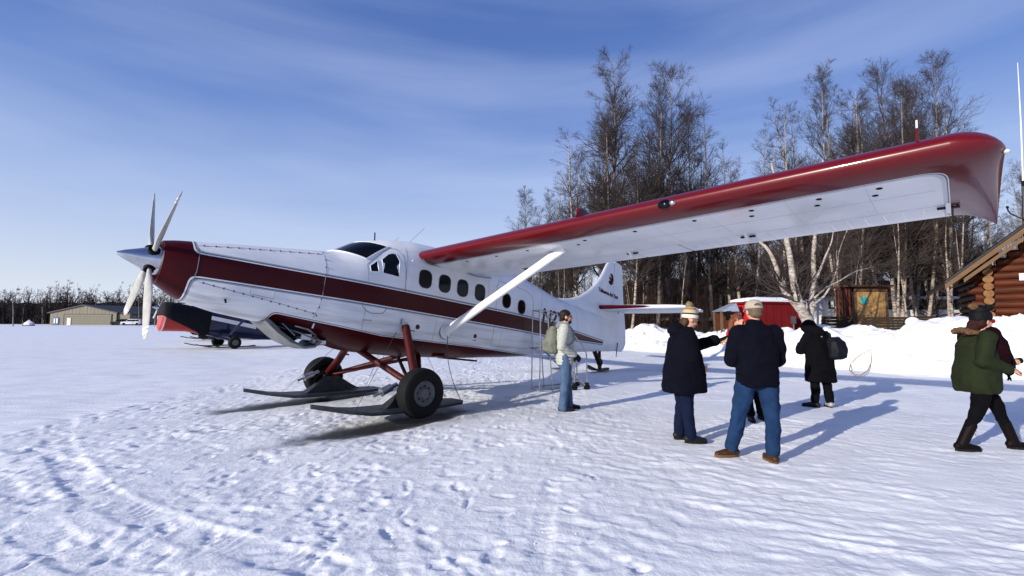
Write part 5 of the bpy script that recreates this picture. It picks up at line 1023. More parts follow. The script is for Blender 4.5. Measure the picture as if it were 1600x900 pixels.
p = at(45, 504, 118); root = thing('covered_boat', 'small snow covered boat under a pale tarpaulin at the far left', 'boat', (p[0], p[1], 0)); g = G(); g.loft([[(x, -w_, .2), (x, -w_ * .9, .7), (x, 0, z), (x, w_ * .9, .7), (x, w_, .2)] for x, w_, z in ((-1.2, .1, .7), (-.7, .5, 1.0), (0, .6, 1.5), (.7, .5, 1.0), (1.1, .4, .8))], True); g.build('tarpaulin', material('pale_tarp', (.5, .52, .58), .6), root, 50); g = G(); g.box((0, 0, .12), (2.2, 1, .24)); g.build('trailer', M['darkmetal'], root)

# ------------------------------------------------------------------ hangar
def hangar():
    D = 131.; xa, xb = at(78, 500, D)[0], at(182, 500, D)[0]; root = thing('hangar', 'low tan metal hangar with a wide door across the airfield', 'hangar', (xa, D, 0)); W_ = xb - xa; ze, zr = hz(489, D), hz(477.5, D); tan_ = material('tan_siding', (.19, .175, .13), .6, col2=(.16, .147, .11), vscale=1, stretch=(6, 1, .1)); dr = material('dark_roof', (.05, .045, .05), .6)
    n = 18
    for i in range(n):
        x0_, x1_ = W_ * i / n, W_ * (i + 1) / n; tz = lambda x: ze + (zr - ze) * (1 - abs(x - W_ / 2) / (W_ / 2)); g = G(); g.prism([(x0_, 0), (x1_ - .06, 0), (x1_ - .06, tz(x1_)), (x0_, tz(x0_))], 1, -.02 * (i % 2), .2); g.build('wall_panel', tan_, root, 0)
    g = G(); g.box((W_ + 1.6, 12, ze / 2), (3.2, 23, ze - .05)); g.box((W_ / 2, 12, ze / 2), (W_ - .3, 23, ze - .05)); g.build('wall', tan_, root)
    for s in (0, 1):
        fx = (lambda x: x) if s == 0 else (lambda x: W_ - x); g = G(); g.prism([(fx(-.5), ze - .12), (fx(W_ / 2), zr), (fx(W_ / 2), zr + .3), (fx(-.5), ze + .18)], 1, -.4, 24); g.build('roof', dr, root, 0)
    g = G(); g.prism([(W_ - .2, ze + .1), (W_ + 3.6, ze - .5), (W_ + 3.6, ze - .25), (W_ - .2, ze + .35)], 1, .5, 24); g.build('roof', dr, root, 0)
    x0_, x1_ = at(101, 500, D)[0] - xa, at(174, 500, D)[0] - xa; zd = hz(491.5, D)
    for i in range(5): g = G(); g.box(((x0_ + x1_) / 2, -.12, zd * (i + .5) / 5), (x1_ - x0_, .1, zd / 5 - .07)); g.build('door_panel', tan_, root, 0)
    g = G(); g.box(((x0_ + x1_) / 2, -.1, zd + .05), (x1_ - x0_ + .5, .12, .14)); g.box((x0_ - .15, -.1, zd / 2), (.14, .12, zd)); g.box((x1_ + .15, -.1, zd / 2), (.14, .12, zd)); g.build('door_frame', dr, root)
    u1 = at(88, 500, D)[0] - xa; g = G(); g.box((u1, -.1, 1.1), (1.5, .1, 2)); g.build('door', material('blue_door', (.05, .09, .2), .5), root); g = G(); g.box((u1 - .35, -.17, 1.2), (.35, .04, 1.3)); g.box((u1 + .35, -.17, 1.2), (.35, .04, 1.3)); g.build('window', M['lens'], root)
    u1 = at(109, 500, D)[0] - xa; g = G(); g.box((u1, -.25, 1.0), (.95, .1, 1.9)); g.build('door', M['white'], root)
hangar()

# ------------------------------------------------------------------ rolling boarding stairs
def stairs():
    a = onG(843, 613); root = thing('boarding_stairs', 'grey tubular boarding steps on small wheels behind the man with the backpack', 'stairs', (a[0], a[1], 0), .28)
    st = M['steel']; H1, H2 = .93, 1.78; L_, Wd = 1.15, .55; T = lambda P, r=.015, p=root, n='rail': G().tube(P, r, 8).build(n, st, p)
    for y in (0, Wd):
        T([(0, y, 0), (0.02, y, H1), (.03, y, H2)], n='post'); T([(.30, y, .0), (.24, y, H1), (.2, y, H2 - .02)], n='post')
        T([(0.03, y, H2), (.2, y, H2 - .02), (.42, y, H2 - .1), (1.02, y, 1.0), (1.12, y, .82), (1.13, y, .12)], n='handrail'); T([(.24, y, H1), (1.08, y, .12)], .022, n='stringer'); T([(.82, y, .12), (.82, y, .95)], .016, n='post')
        T([(0, y, .04), (1.13, y, .1)], .016, n='base_rail')
    T([(0, 0, .04), (0, Wd, .04)], n='cross_bar'); T([(.03, 0, H2), (.03, Wd, H2)], n='cross_bar'); T([(1.13, 0, .1), (1.13, Wd, .1)], n='cross_bar')
    g = G(); g.box((.12, Wd / 2, H1), (.34, Wd, .035)); g.build('platform', st, root)
    for i in range(3): g = G(); g.box((.38 + .22 * i, Wd / 2, H1 - .24 * (i + 1)), (.22, Wd, .03)); g.build('step', st, root)
    for y in (0, Wd):
        for x in (.82, 1.12): g = G(); g.rev([(.02, -.025), (.07, -.025), (.075, 0), (.07, .025), (.02, .025)], (x, y, .07), (0, 1, 0), 18); g.box((x, y, .13), (.07, .07, .08)); g.build('wheel', [M['rubber']], root)
stairs()
# bent cane / hose loop leaning on the bank
P = [onG(u, v)[:3] for u, v in ((1360, 548), (1345, 556), (1332, 567), (1327, 578), (1335, 585), (1347, 586), (1356, 578), (1360, 565), (1361, 550))]
Q = []
for (u, v) in ((1361, 547), (1350, 552), (1338, 560), (1329, 570), (1327, 579), (1334, 586), (1346, 587), (1356, 580), (1361, 568), (1361, 550)):
    for D in np.arange(11, 18, .03):
        p = at(u, v, D)
        if p[2] <= bankz(p[0], p[1]) + .03: break
    Q.append(p + np.array([0, 0, .02]))
g = G(); g.tube(Q, .014, 7); o = g.build('rope_loop', material('tan_rope', (.42, .27, .12), .7, var=.3)); tag(o, 'tan rope loop lying against the foot of the snow bank', 'rope')

# ------------------------------------------------------------------ people
skin = material('skin', (.50, .27, .19), .5, var=.12, vscale=20)
def A3(*p): return np.array(p, float)
def blob(g, name, mat, parent, voxel=.012, smooth_it=3, wr=0., wf=7., quilt=0., qp=.055, seed=0, fac=.6):
    o = g.build(name, mat, None, 0); r = o.modifiers.new('r', 'REMESH'); r.mode = 'VOXEL'; r.voxel_size = voxel; r.use_smooth_shade = True
    s = o.modifiers.new('s', 'SMOOTH'); s.factor = fac; s.iterations = smooth_it
    dg = bpy.context.evaluated_depsgraph_get(); me = bpy.data.meshes.new_from_object(o.evaluated_get(dg)); old = o.data; o.modifiers.clear(); o.data = me; bpy.data.meshes.remove(old); me.name = name
    if wr or quilt:
        n = len(me.vertices); V = np.empty(n * 3); me.vertices.foreach_get('co', V); V = V.reshape(-1, 3); Nn = np.empty(n * 3); me.vertices.foreach_get('normal', Nn); Nn = Nn.reshape(-1, 3); x, y, z = V.T
        d = np.zeros(n)
        if wr: d += wr * (1 - 2 * np.abs(pnoise(x * wf + y * wf * .6 + seed, z * wf * 1.3 + .5 * pnoise(x * 3, z * 3, 2), seed))) * .5 + wr * .9 * pnoise(y * wf * 1.1 - x * wf * .4, z * wf * .8 + x * 2, seed + 3) + wr * .5 * pnoise(x * wf * 2.3 + z * 5, y * wf * 2.3 + z * wf, seed + 5)
        if quilt: d += quilt * np.abs(np.sin(PI * (z + .012 * np.sin(x * 14)) / qp)) ** .5
        V = V + Nn * d[:, None]; me.vertices.foreach_set('co', V.ravel())
    me.polygons.foreach_set('use_smooth', np.ones(len(me.polygons), bool)); me.update(); o.parent = parent; return o
def seg(g, pts, rs_):
    for (a, ra), (b, rb) in zip(zip(pts[:-1], rs_[:-1]), zip(pts[1:], rs_[1:])): g.cap(a, ra, b, rb, 12)
def hand(g, w_, d, n, curl=.6, sc_=1., thumb=1):
    """palm and five bent fingers from wrist w_, pointing along d, palm facing n"""
    d = smoothn(d); n = smoothn(A3(*n) - d * (A3(*n) @ d)); s = np.cross(d, n); k = sc_
    for o in (-.027, -.009, .009, .027): g.cap(w_ + d * .01 + s * o * .7 * k, .015 * k, w_ + d * .085 * k + s * o * k, .013 * k, 8)
    for i, (o, L_) in enumerate(((-.029, .062), (-.010, .076), (.010, .082), (.029, .072))):
        p = w_ + d * .088 * k + s * o * k; dd = d; r = .0095 * k
        for q, fr in enumerate((.45, .32, .25)):
            a = curl * (.5 + .35 * q) * (1 + .08 * i); dd = smoothn(dd * math.cos(a) + n * math.sin(a)); p2 = p + dd * L_ * fr * k * 1.1; g.cap(p, r, p2, r * .92, 8); p = p2; r *= .92
    p = w_ + d * .03 * k + s * .03 * k * thumb; t1 = p + smoothn(d * .6 + s * .7 * thumb + n * .35) * .042 * k; t2 = t1 + smoothn(d * .9 + s * .1 * thumb + n * .5) * .034 * k; g.cap(p, .014 * k, t1, .011 * k, 8); g.cap(t1, .011 * k, t2, .0095 * k, 8)
def head(g, c, f, tilt=0., k=1.):
    """head centred at c facing f (unit, horizontal), tilt>0 looks down"""
    f = smoothn(f); u = A3(0, 0, 1); l = np.cross(u, f); F_ = f * math.cos(tilt) - u * math.sin(tilt); U = u * math.cos(tilt) + f * math.sin(tilt); R = np.array([F_, l, U]).T
    P = lambda a, b, z: c + (F_ * a + l * b + U * z) * k
    g.ell(P(-.012, 0, .028), np.array([.098, .077, .092]) * k, R); g.ell(P(.022, 0, -.03), np.array([.068, .062, .078]) * k, R); g.ell(P(.05, 0, -.078), np.array([.036, .038, .030]) * k, R)
    g.cap(P(.085, 0, .012), .009 * k, P(.103, 0, -.022), .014 * k, 8); g.ell(P(.086, 0, -.052), np.array([.014, .024, .009]) * k, R); g.ell(P(.078, 0, .03), np.array([.018, .05, .012]) * k, R)
    for s in (-1, 1): g.ell(P(-.005, s * .078, -.005), np.array([.022, .011, .032]) * k, R); g.ell(P(.055, s * .036, -.025), np.array([.026, .022, .024]) * k, R)
    return P, R
def person(label, loc, rz, J, kit):
    root = thing('person', label, 'person', tuple(loc), rz); g = G()
    sh = {s: A3(*J['sh' + s]) for s in 'LR'}; el = {s: A3(*J['el' + s]) for s in 'LR'}; wr_ = {s: A3(*J['wr' + s]) for s in 'LR'}; hp = {s: A3(*J['hip' + s]) for s in 'LR'}; kn = {s: A3(*J['kn' + s]) for s in 'LR'}; an = {s: A3(*J['an' + s]) for s in 'LR'}
    pel = (hp['L'] + hp['R']) / 2; nk = A3(*J['neck']); hd_ = A3(*J['head']); f = A3(*J.get('face', (1, 0, 0)))
    seg(g, [pel + [0, 0, .02], pel + [0, 0, .2], (nk + pel) / 2 + [0, 0, .16], nk - [0, 0, .06]], [.12, .11, .12, .06])
    for s in 'LR':
        seg(g, [nk - [0, 0, .09], sh[s], el[s], wr_[s]], [.05, .05, .042, .028]); seg(g, [pel, hp[s], kn[s], an[s]], [.11, .085, .055, .038]); fd = A3(*J['toe' + s]); g.cap(an[s] - [0, 0, .025] - fd * .02, .034, an[s] + fd * .10 - [0, 0, .045], .024)
        hd2 = A3(*J.get('hd' + s, tuple(wr_[s] - el[s]))); hand(g, wr_[s] + smoothn(hd2) * .02, hd2, J.get('hn' + s, (0, -1 if s == 'L' else 1, 0)), J.get('curl', .7), 1, 1 if s == 'L' else -1)
    g.cap(nk - [0, 0, .05], .062, hd_ - [0.01, 0, .07], .052); P, R = head(g, hd_, f, J.get('tilt', 0))
    body = blob(g, 'body', skin, root, .0075, 2, fac=.4)
    # trousers
    g = G(); t = kit['trousers']; k = t.get('k', 1.)
    seg(g, [pel + [0, 0, .08], pel + [0, 0, -.02]], [.15 * k, .15 * k])
    for s in 'LR':
        m1 = (hp[s] + kn[s]) / 2; m2 = (kn[s] + an[s]) / 2; seg(g, [hp[s] + [0, 0, .02], m1, kn[s], m2 - [.01, 0, 0], an[s] + (smoothn(kn[s] - an[s]) if t.get('cuff', 0) > .1 else A3(0, 0, 1)) * t.get('cuff', .03)], [.115 * k, .098 * k, .076 * k, .072 * k * t.get('calf', 1), .066 * k * t.get('flare', 1)])
    blob(g, 'trousers', t['mat'], root, .013, 2, wr=t.get('wr', .012), wf=9, seed=kit.get('seed', 1))
    # shoes: sole and upper
    for s in 'LR':
        fd = smoothn(A3(*J['toe' + s])); fd[2] = 0; fd = smoothn(fd); a = an[s]; sd = np.cross([0, 0, 1], fd); sm = kit['shoes' + s] if 'shoes' + s in kit else kit['shoes']; base = a * [1, 1, 0] + [0, 0, a[2] - .085]
        g = G(); bdir = smoothn(kn[s] - a); seg(g, [a + bdir * kit.get('boot', .02), a - [0, 0, .01]], [.056 if kit.get('boot', 0) < .1 else .062, .056]); g.cap(a - [0, 0, .035] - fd * .045, .046, a - [0, 0, .045] + fd * .09, .044); g.cap(a - [0, 0, .045] + fd * .06, .046, a - [0, 0, .055] + fd * .175, .032)
        sh_o = blob(g, 'shoe', sm, root, .010, 2); g = G(); rr = []
        for z in (-.006, .024): rr.append([base + [0, 0, z] + fd * (.065 + .145 * math.cos(q)) + sd * (.047 - .008 * math.cos(q) * -1) * math.sin(q) for q in np.linspace(0, 2 * PI, 24, endpoint=False)])
        g.loft(rr, True); g.build('sole', kit.get('sole', M['rubber']), sh_o, 30)
    return root, P, R, dict(sh=sh, el=el, wr=wr_, hp=hp, kn=kn, an=an, pel=pel, nk=nk, hd=hd_)
def torso(g, secs, n=22):
    g.loft([[(cx + rx * math.copysign(abs(math.cos(t)) ** .85, math.cos(t)), cy + ry * math.copysign(abs(math.sin(t)) ** .85, math.sin(t)), z) for t in np.linspace(0, 2 * PI, n, endpoint=False)] for z, cx, cy, rx, ry in secs], True)
denim = material('blue_denim', (.006, .020, .058), .9, spec=.12, col2=(.010, .030, .082), vscale=9, bump=.3, bscale=180, bdist=.002)
denim2 = material('washed_denim', (.035, .07, .14), .85, col2=(.07, .11, .18), vscale=7, bump=.3, bscale=180, bdist=.002)
darkjean = material('dark_denim', (.004, .008, .028), .9, var=.3, spec=.1)
blackcloth = material('black_cloth', (.003, .003, .0045), .95, var=.4, spec=.08); navycloth = material('navy_cloth', (.0025, .003, .008), .95, var=.4, spec=.08)
hairm = material('dark_hair', (.012, .008, .006), .6, bump=.6, bscale=60, stretch=(1, 1, .3)); leather = material('brown_leather', (.045, .02, .009), .5, var=.4, vscale=20, bump=.15)
blackshoe = material('black_shoe', (.008, .008, .009), .45)

# -- man with backpack beside the stairs
loc = onG(883, 641); J = dict(hipL=(0, .09, .93), hipR=(0, -.09, .93), knL=(.06, .1, .5), knR=(.0, -.1, .5), anL=(.08, .11, .09), anR=(-.05, -.12, .09), toeL=(1, .1, 0), toeR=(1, -.15, 0), shL=(-.02, .19, 1.42), shR=(-.02, -.19, 1.42), elL=(-.05, .26, 1.13), elR=(-.08, -.25, 1.12), wrL=(.16, .10, .98), wrR=(.15, -.13, .97), neck=(-.01, 0, 1.47), head=(.03, 0, 1.62), face=(1, 0, 0), tilt=-.05, hnL=(0, -1, -.3), hnR=(0, 1, -.3), curl=.8)
r_, P, R, B_ = person('bearded man in a pale quilted jacket and jeans, wearing sunglasses, beside the boarding stairs', loc, .0, J, dict(trousers=dict(mat=denim2, flare=1.15, cuff=-.02), shoes=blackshoe, seed=2))
puffy = material('pale_quilted_nylon', (.36, .38, .35), .45, var=.12, vscale=10, bump=.3, bscale=40)
g = G(); torso(g, [(.80, .0, 0, .135, .175), (.86, .0, 0, .145, .185), (1.05, -.0, 0, .15, .19), (1.25, -.01, 0, .165, .21), (1.40, -.015, 0, .14, .2), (1.47, -.01, 0, .075, .11), (1.53, .0, 0, .065, .068)])
for s in 'LR': seg(g, [B_['sh'][s], (B_['sh'][s] + B_['el'][s]) / 2, B_['el'][s], B_['wr'][s] - smoothn(B_['wr'][s] - B_['el'][s]) * .02], [.088, .08, .072, .055])
blob(g, 'jacket', puffy, r_, .011, 2, wr=.005, quilt=.013, qp=.052)
g = G(); g.ell(P(-.02, 0, .048), A3(.104, .086, .09), R); g.ell(P(-.055, 0, .0), A3(.06, .078, .07), R); blob(g, 'hair', hairm, r_, .009, 1, wr=.004, wf=25)
g = G(); g.ell(P(.045, 0, -.085), A3(.05, .05, .04), R); g.ell(P(.0, 0, -.05), A3(.05, .07, .035), R); blob(g, 'beard', hairm, r_, .008, 1, wr=.003, wf=25)
g = G(); 
for s in (-1, 1): g.ell(P(.088, s * .035, .012), A3(.012, .03, .02), R); g.tube([P(.085, s * .064, .015), P(.0, s * .084, .01)], .004, 6)
g.tube([P(.092, -.02, .016), P(.092, .02, .016)], .004, 6); g.build('sunglasses', material('amber_lens', (.12, .03, .008), .15), r_)
g = G()
for s in 'LR': seg(g, [B_['wr'][s] - smoothn(B_['wr'][s] - B_['el'][s]) * .04, B_['wr'][s] + [.01, 0, -.01]], [.045, .042]); hand(g, B_['wr'][s] + [.01, 0, -.01], B_['wr'][s] - B_['el'][s] + [0, 0, -.04], J['hn' + s], .8, 1.25, 1 if s == 'L' else -1)
blob(g, 'glove', M['black'], r_, .009, 1)
bp_ = thing('backpack', 'grey green backpack on the back of the bearded man', 'backpack', tuple(loc)); olive = material('olive_canvas', (.09, .095, .075), .8, col2=(.16, .165, .14), vscale=12, bump=.3)
g = G(); g.loft([[(-.155 - d * dx, w_ * dy, z) for dx, dy in ((0, -1), (.5, -1.05), (1, -.75), (1, .75), (.5, 1.05), (0, 1))] for z, d, w_ in ((.98, .10, .10), (1.02, .17, .145), (1.2, .19, .155), (1.38, .15, .145), (1.46, .08, .11))], True); blob(g, 'bag', olive, bp_, .012, 2, wr=.008)
g = G(); g.loft([[(-.33 - d * dx, w_ * dy, z) for dx, dy in ((-.4, -1), (1, -.8), (1, .8), (-.4, 1))] for z, d, w_ in ((1.02, .03, .09), (1.06, .06, .11), (1.2, .06, .11), (1.24, .02, .09))], True); blob(g, 'pocket', olive, bp_, .012, 2)
for s in (-1, 1):
    g = G(); g.tube([(-.16, s * .1, 1.4), (-.1, s * .12, 1.53), (.03, s * .13, 1.5), (.145, s * .13, 1.36), (.13, s * .17, 1.2), (.0, s * .225, 1.12), (-.15, s * .14, 1.08)], .02, 8, flat=(.4, 1.2)); g.build('strap', M['line'], bp_)

# -- woman in bobble hat, stretching out a phone
loc = onG(1071, 689); J = dict(hipL=(-.02, .08, .9), hipR=(-.02, -.08, .9), knL=(.0, .09, .49), knR=(.01, -.09, .49), anL=(-.04, .1, .09), anR=(.03, -.1, .09), toeL=(1, .1, 0), toeR=(1, -.1, 0), shL=(.0, .18, 1.38), shR=(-.01, -.18, 1.38), elL=(.25, .2, 1.22), elR=(.02, -.24, 1.1), wrL=(.50, .14, 1.29), wrR=(.17, -.14, .95), hdL=(1, -.15, .1), hnL=(.1, -1, .35), hdR=(.8, .5, -.1), neck=(.02, 0, 1.43), head=(.1, 0, 1.57), tilt=.42, curl=.55)
r_, P, R, B_ = person('woman in a long black coat and striped bobble hat holding out a phone', loc, rad(2), J, dict(trousers=dict(mat=darkjean, k=.98, cuff=-.01), shoes=blackshoe, seed=4))
g = G(); torso(g, [(.64, -.0, 0, .27, .25), (.70, -.0, 0, .275, .255), (.9, -.0, 0, .25, .25), (1.15, -.0, 0, .20, .235), (1.33, .0, 0, .165, .21), (1.42, .02, 0, .10, .14), (1.47, .02, 0, .085, .09)]); g.ell((-.09, 0, 1.44), (.11, .13, .09))
seg(g, [B_['sh']['L'], (B_['sh']['L'] + B_['el']['L']) / 2, B_['el']['L'], B_['wr']['L'] - [.03, 0, 0]], [.10, .095, .085, .07]); seg(g, [B_['sh']['R'], B_['el']['R'], B_['wr']['R'] - [.03, 0, 0]], [.1, .088, .07])
blob(g, 'coat', navycloth, r_, .014, 3, wr=.022, wf=5, seed=3)
band_cols = [material('hat_white', (.6, .57, .52), .9, bump=.5, bscale=90), material('hat_black', (.015, .013, .013), .9), material('hat_yellow', (.42, .33, .18), .9, bump=.5, bscale=90), material('hat_brown', (.20, .14, .08), .9, bump=.5, bscale=90)]
g = G(); prof = [(.094, -.012), (.103, -.01), (.105, .01), (.104, .035), (.098, .036), (.1, .042), (.1, .055), (.096, .075), (.085, .1), (.066, .122), (.04, .138), (.0, .145)]
U = R[:, 2]; Ax = smoothn(U - R[:, 0] * .35); c0 = P(-.015, 0, .035); a, b_ = frame_of(Ax); n = 28
rr = [[c0 + Ax * z + (a * math.cos(q) + b_ * math.sin(q)) * max(r, .001) for q in np.linspace(0, 2 * PI, n, endpoint=False)] for r, z in prof]; g.loft(rr, True)
for i in range(len(prof) - 1):
    for j in range(n): g.m[i * n + j] = (0, 0, 0, 1, 1, 1, 2, 2, 3, 2, 3)[i]
h_ = g.build('hat', band_cols, r_, 60); g = G(); g.ell(c0 + Ax * .15 - R[:, 0] * .02, (.045, .045, .045)); blob(g, 'pompom', band_cols[3], r_, .008, 0, wr=.014, wf=50).parent = h_
g = G(); g.ell(P(-.06, 0, -.05), A3(.055, .075, .09), R); g.ell(P(-.01, .066, -.03), A3(.03, .022, .06), R); blob(g, 'hair', material('brown_hair', (.05, .025, .012), .6), r_, .009, 1, wr=.006, wf=20)
q = B_['wr']['L']; wl = np.array(loc) + Rz(rad(2)) @ (q + [.13, -.03, .035]); g = G(); g.box((0, 0, 0), (.15, .009, .075), Ry(-.35) @ Rx(.5)); g.box(Ry(-.35) @ Rx(.5) @ A3(0, -.0055, 0), (.135, .002, .066), Ry(-.35) @ Rx(.5), 1)
o = g.build('phone', [M['black'], M['glass']], None, 0, bevel=.002, loc=tuple(wl)); tag(o, 'black phone held out by the woman in the bobble hat', 'phone')

# -- man in cap, back to the viewer, blue jeans
loc = A3(2.80, 5.5, 0); J = dict(hipL=(0, .1, .95), hipR=(0, -.1, .95), knL=(-.0, .22, .52), knR=(-.06, -.12, .52), anL=(.12, .26, .09), anR=(-.11, -.09, .09), toeL=(-.1, 1, 0), toeR=(1, .0, 0), shL=(.0, .19, 1.43), shR=(.0, -.19, 1.43), elL=(.05, .255, 1.12), elR=(.05, -.255, 1.12), wrL=(.29, .13, 1.12), wrR=(.29, -.13, 1.12), neck=(.0, 0, 1.5), head=(.035, 0, 1.665), tilt=.15)
r_, P, R, B_ = person('man in a beige cap, black jacket and blue jeans with his back to the viewer', loc, rad(88), J, dict(trousers=dict(mat=denim, k=1.05, flare=.95, cuff=.03, wr=.02), shoes=leather, sole=material('tan_sole', (.11, .06, .025), .7), seed=6))
g = G(); torso(g, [(.83, -.0, 0, .16, .215), (.88, -.0, 0, .17, .22), (1.05, -.0, 0, .175, .215), (1.25, -.01, 0, .165, .22), (1.40, -.0, 0, .145, .22), (1.475, .0, 0, .105, .16), (1.53, .01, 0, .08, .085), (1.57, .012, 0, .076, .08)])
for s in 'LR': seg(g, [B_['sh'][s] - [0, 0, .02], (B_['sh'][s] + B_['el'][s]) / 2, B_['el'][s], B_['wr'][s] - [.03, 0, 0]], [.105, .098, .088, .062])
blob(g, 'jacket', navycloth, r_, .014, 3, wr=.022, wf=5.5, seed=8)
greyh = material('grey_brown_hair', (.13, .09, .06), .7, var=.4, vscale=60); g = G(); g.ell(P(-.02, 0, .02), A3(.10, .082, .08), R); g.ell(P(-.05, 0, -.03), A3(.055, .07, .05), R); blob(g, 'hair', greyh, r_, .009, 1, wr=.003, wf=30)
capm = material('beige_cap_cloth', (.36, .32, .26), .85, var=.2, vscale=14, bump=.3); g = G(); g.loft([[P(-.012 + r * math.cos(q) * 1.13, r * math.sin(q), z) for q in np.linspace(0, 2 * PI, 28, endpoint=False)] for r, z in ((.092, .03), (.094, .05), (.092, .08), (.082, .108), (.06, .13), (.03, .142), (.003, .146))], False); cp = g.build('cap', capm, r_, 60); cp.modifiers.new('t', 'SOLIDIFY').thickness = .006
g = G(); g.loft([[P(.09 + .08 * t * math.cos(q), .07 * math.sin(q) * (1 + .05 * t), .035 - .012 * t) for q in np.linspace(-PI / 2, PI / 2, 12)] for t in (0, .5, 1)], False, closed=False); br = g.build('brim', capm, cp, 60); br.modifiers.new('t', 'SOLIDIFY').thickness = .004
g = G(); g.prism([(-.04 * math.cos(q), .072 + .03 * math.sin(q)) for q in np.linspace(PI, 0, 12)], 0, -.0035, .0035); 
g.v = [tuple(P(-.119 + v[0] + .9 * abs(v[1]) ** 2 * 3 + .05 * (v[2] - .07), v[1], v[2] - .015)) for v in g.v]; g.build('opening', greyh, cp, 0)
g = G(); g.tube([P(-.012 - .108 * math.cos(q), .097 * math.sin(q), .04) for q in np.linspace(-.5, .5, 9)], .01, 6, flat=(.3, 1)); g.build('strap', capm, cp)

# -- photographer in red, facing the viewer, half hidden by the man
loc = A3(3.74, 7.6, 0); J = dict(hipL=(0, .08, .88), hipR=(0, -.08, .88), knL=(.03, .12, .48), knR=(.02, -.06, .48), anL=(0, .18, .085), anR=(0, .0, .085), toeL=(1, .2, 0), toeR=(1, -.2, 0), shL=(.02, .1, 1.33), shR=(.0, -.25, 1.34), elL=(.12, .05, 1.12), elR=(.2, -.30, 1.18), wrL=(.28, -.02, 1.3), wrR=(.22, -.22, 1.42), hdR=(.1, .0, 1), hnR=(-.6, 1, 0), neck=(.0, -.1, 1.40), head=(.03, -.17, 1.55), tilt=.0, curl=.9)
r_, P, R, B_ = person('photographer in a bright red jacket with long auburn hair, mostly hidden behind the capped man', loc, rad(-91), J, dict(trousers=dict(mat=blackcloth), shoes=blackshoe, seed=9))
redj = material('bright_red_cloth', (.62, .012, .012), .6, var=.2, vscale=9); g = G(); torso(g, [(.80, 0, .02, .14, .2), (.95, 0, 0, .13, .19), (1.2, 0, -.05, .13, .19), (1.32, 0, -.09, .115, .185), (1.40, 0, -.1, .07, .1), (1.45, .01, -.11, .06, .065)])
for s in 'LR': seg(g, [B_['sh'][s], B_['el'][s], B_['wr'][s] - smoothn(B_['wr'][s] - B_['el'][s]) * .03], [.085, .07, .05])
blob(g, 'jacket', redj, r_, .013, 2, wr=.014, wf=7, seed=4)
g = G(); g.ell(P(-.02, 0, .035), A3(.105, .088, .09), R); seg(g, [P(-.03, -.075, .0), P(-.02, -.1, -.14), P(.05, -.11, -.26)], [.045, .05, .03]); seg(g, [P(-.03, .07, .0), P(-.02, .09, -.14), P(.03, .09, -.24)], [.045, .05, .03]); blob(g, 'hair', material('auburn_hair', (.16, .05, .018), .6, var=.5, vscale=30), r_, .010, 1, wr=.008, wf=20)
wl = at(1139, 489, 7.25); g = G(); g.box((0, 0, 0), (.075, .012, .06)); g.rev([(.018, 0), (.018, .03), (.014, .032), (0, .032)], (0, -.006, 0), (0, -1, 0), 16); o = g.build('camera', M['black'], None, 0, bevel=.003, loc=tuple(wl)); tag(o, 'small black camera raised by the photographer in red', 'camera')

# -- woman in black coat with backpack, head bowed
loc = onG(1284, 636); J = dict(hipL=(0, .08, .85), hipR=(0, -.08, .85), knL=(.02, .1, .46), knR=(-.02, -.1, .46), anL=(.02, .13, .085), anR=(-.05, -.13, .085), toeL=(1, .6, 0), toeR=(1, -.5, 0), shL=(.04, .19, 1.25), shR=(.04, -.17, 1.27), elL=(.16, .26, 1.02), elR=(.14, -.24, 1.0), wrL=(.32, .1, 1.1), wrR=(.32, -.06, 1.08), neck=(.06, .03, 1.31), head=(.15, .07, 1.41), tilt=.75)
r_, P, R, B_ = person('person in a long hooded black coat seen from behind, head bowed over their hands', loc, rad(104), J, dict(trousers=dict(mat=blackcloth), shoes=blackshoe, shoesR=material('pale_shoe', (.4, .41, .43), .5, col2=(.05, .05, .06), vscale=14), seed=7))
g = G(); torso(g, [(.46, -.0, 0, .2, .27), (.52, -.0, 0, .2, .27), (.8, -.0, 0, .175, .235), (1.05, .02, 0, .165, .225), (1.2, .04, .01, .15, .235), (1.3, .06, .02, .12, .16), (1.36, .08, .04, .1, .11)]); g.ell(P(-.03, 0, .02), A3(.135, .12, .13), R); g.ell((.06, .02, 1.34), (.15, .16, .12))
for s in 'LR': seg(g, [B_['sh'][s], B_['el'][s], B_['wr'][s] - [.03, 0, 0]], [.1, .088, .065])
blob(g, 'coat', blackcloth, r_, .014, 3, wr=.02, wf=5.5, seed=5)
bp_ = thing('backpack', 'black backpack slung over the right shoulder of the person with bowed head', 'backpack', tuple(loc), rad(104)); bk2 = material('black_nylon', (.006, .007, .012), .6, var=.5, bump=.3, spec=.12)
g = G(); g.loft([[(-.10 - d * dx * 1.0, -.19 + w_ * dy, z) for dx, dy in ((0, -1), (.5, -1.05), (1, -.7), (1, .7), (.5, 1.05), (0, 1))] for z, d, w_ in ((.86, .12, .10), (.9, .2, .14), (1.05, .22, .15), (1.18, .17, .14), (1.26, .08, .10))], True); blob(g, 'bag', bk2, bp_, .013, 2, wr=.012)
g = G(); g.tube([(-.1, -.15, 1.22), (-.02, -.17, 1.35), (.1, -.19, 1.34), (.17, -.2, 1.2), (.1, -.25, 1.0)], .022, 8, flat=(.4, 1.2)); g.build('strap', bk2, bp_); g = G(); g.tube([(-.28, -.28, 1.0), (-.31, -.19, 1.0), (-.28, -.1, 1.0)], .012, 6); g.build('reflective_band', M['rimgrey'], bp_)

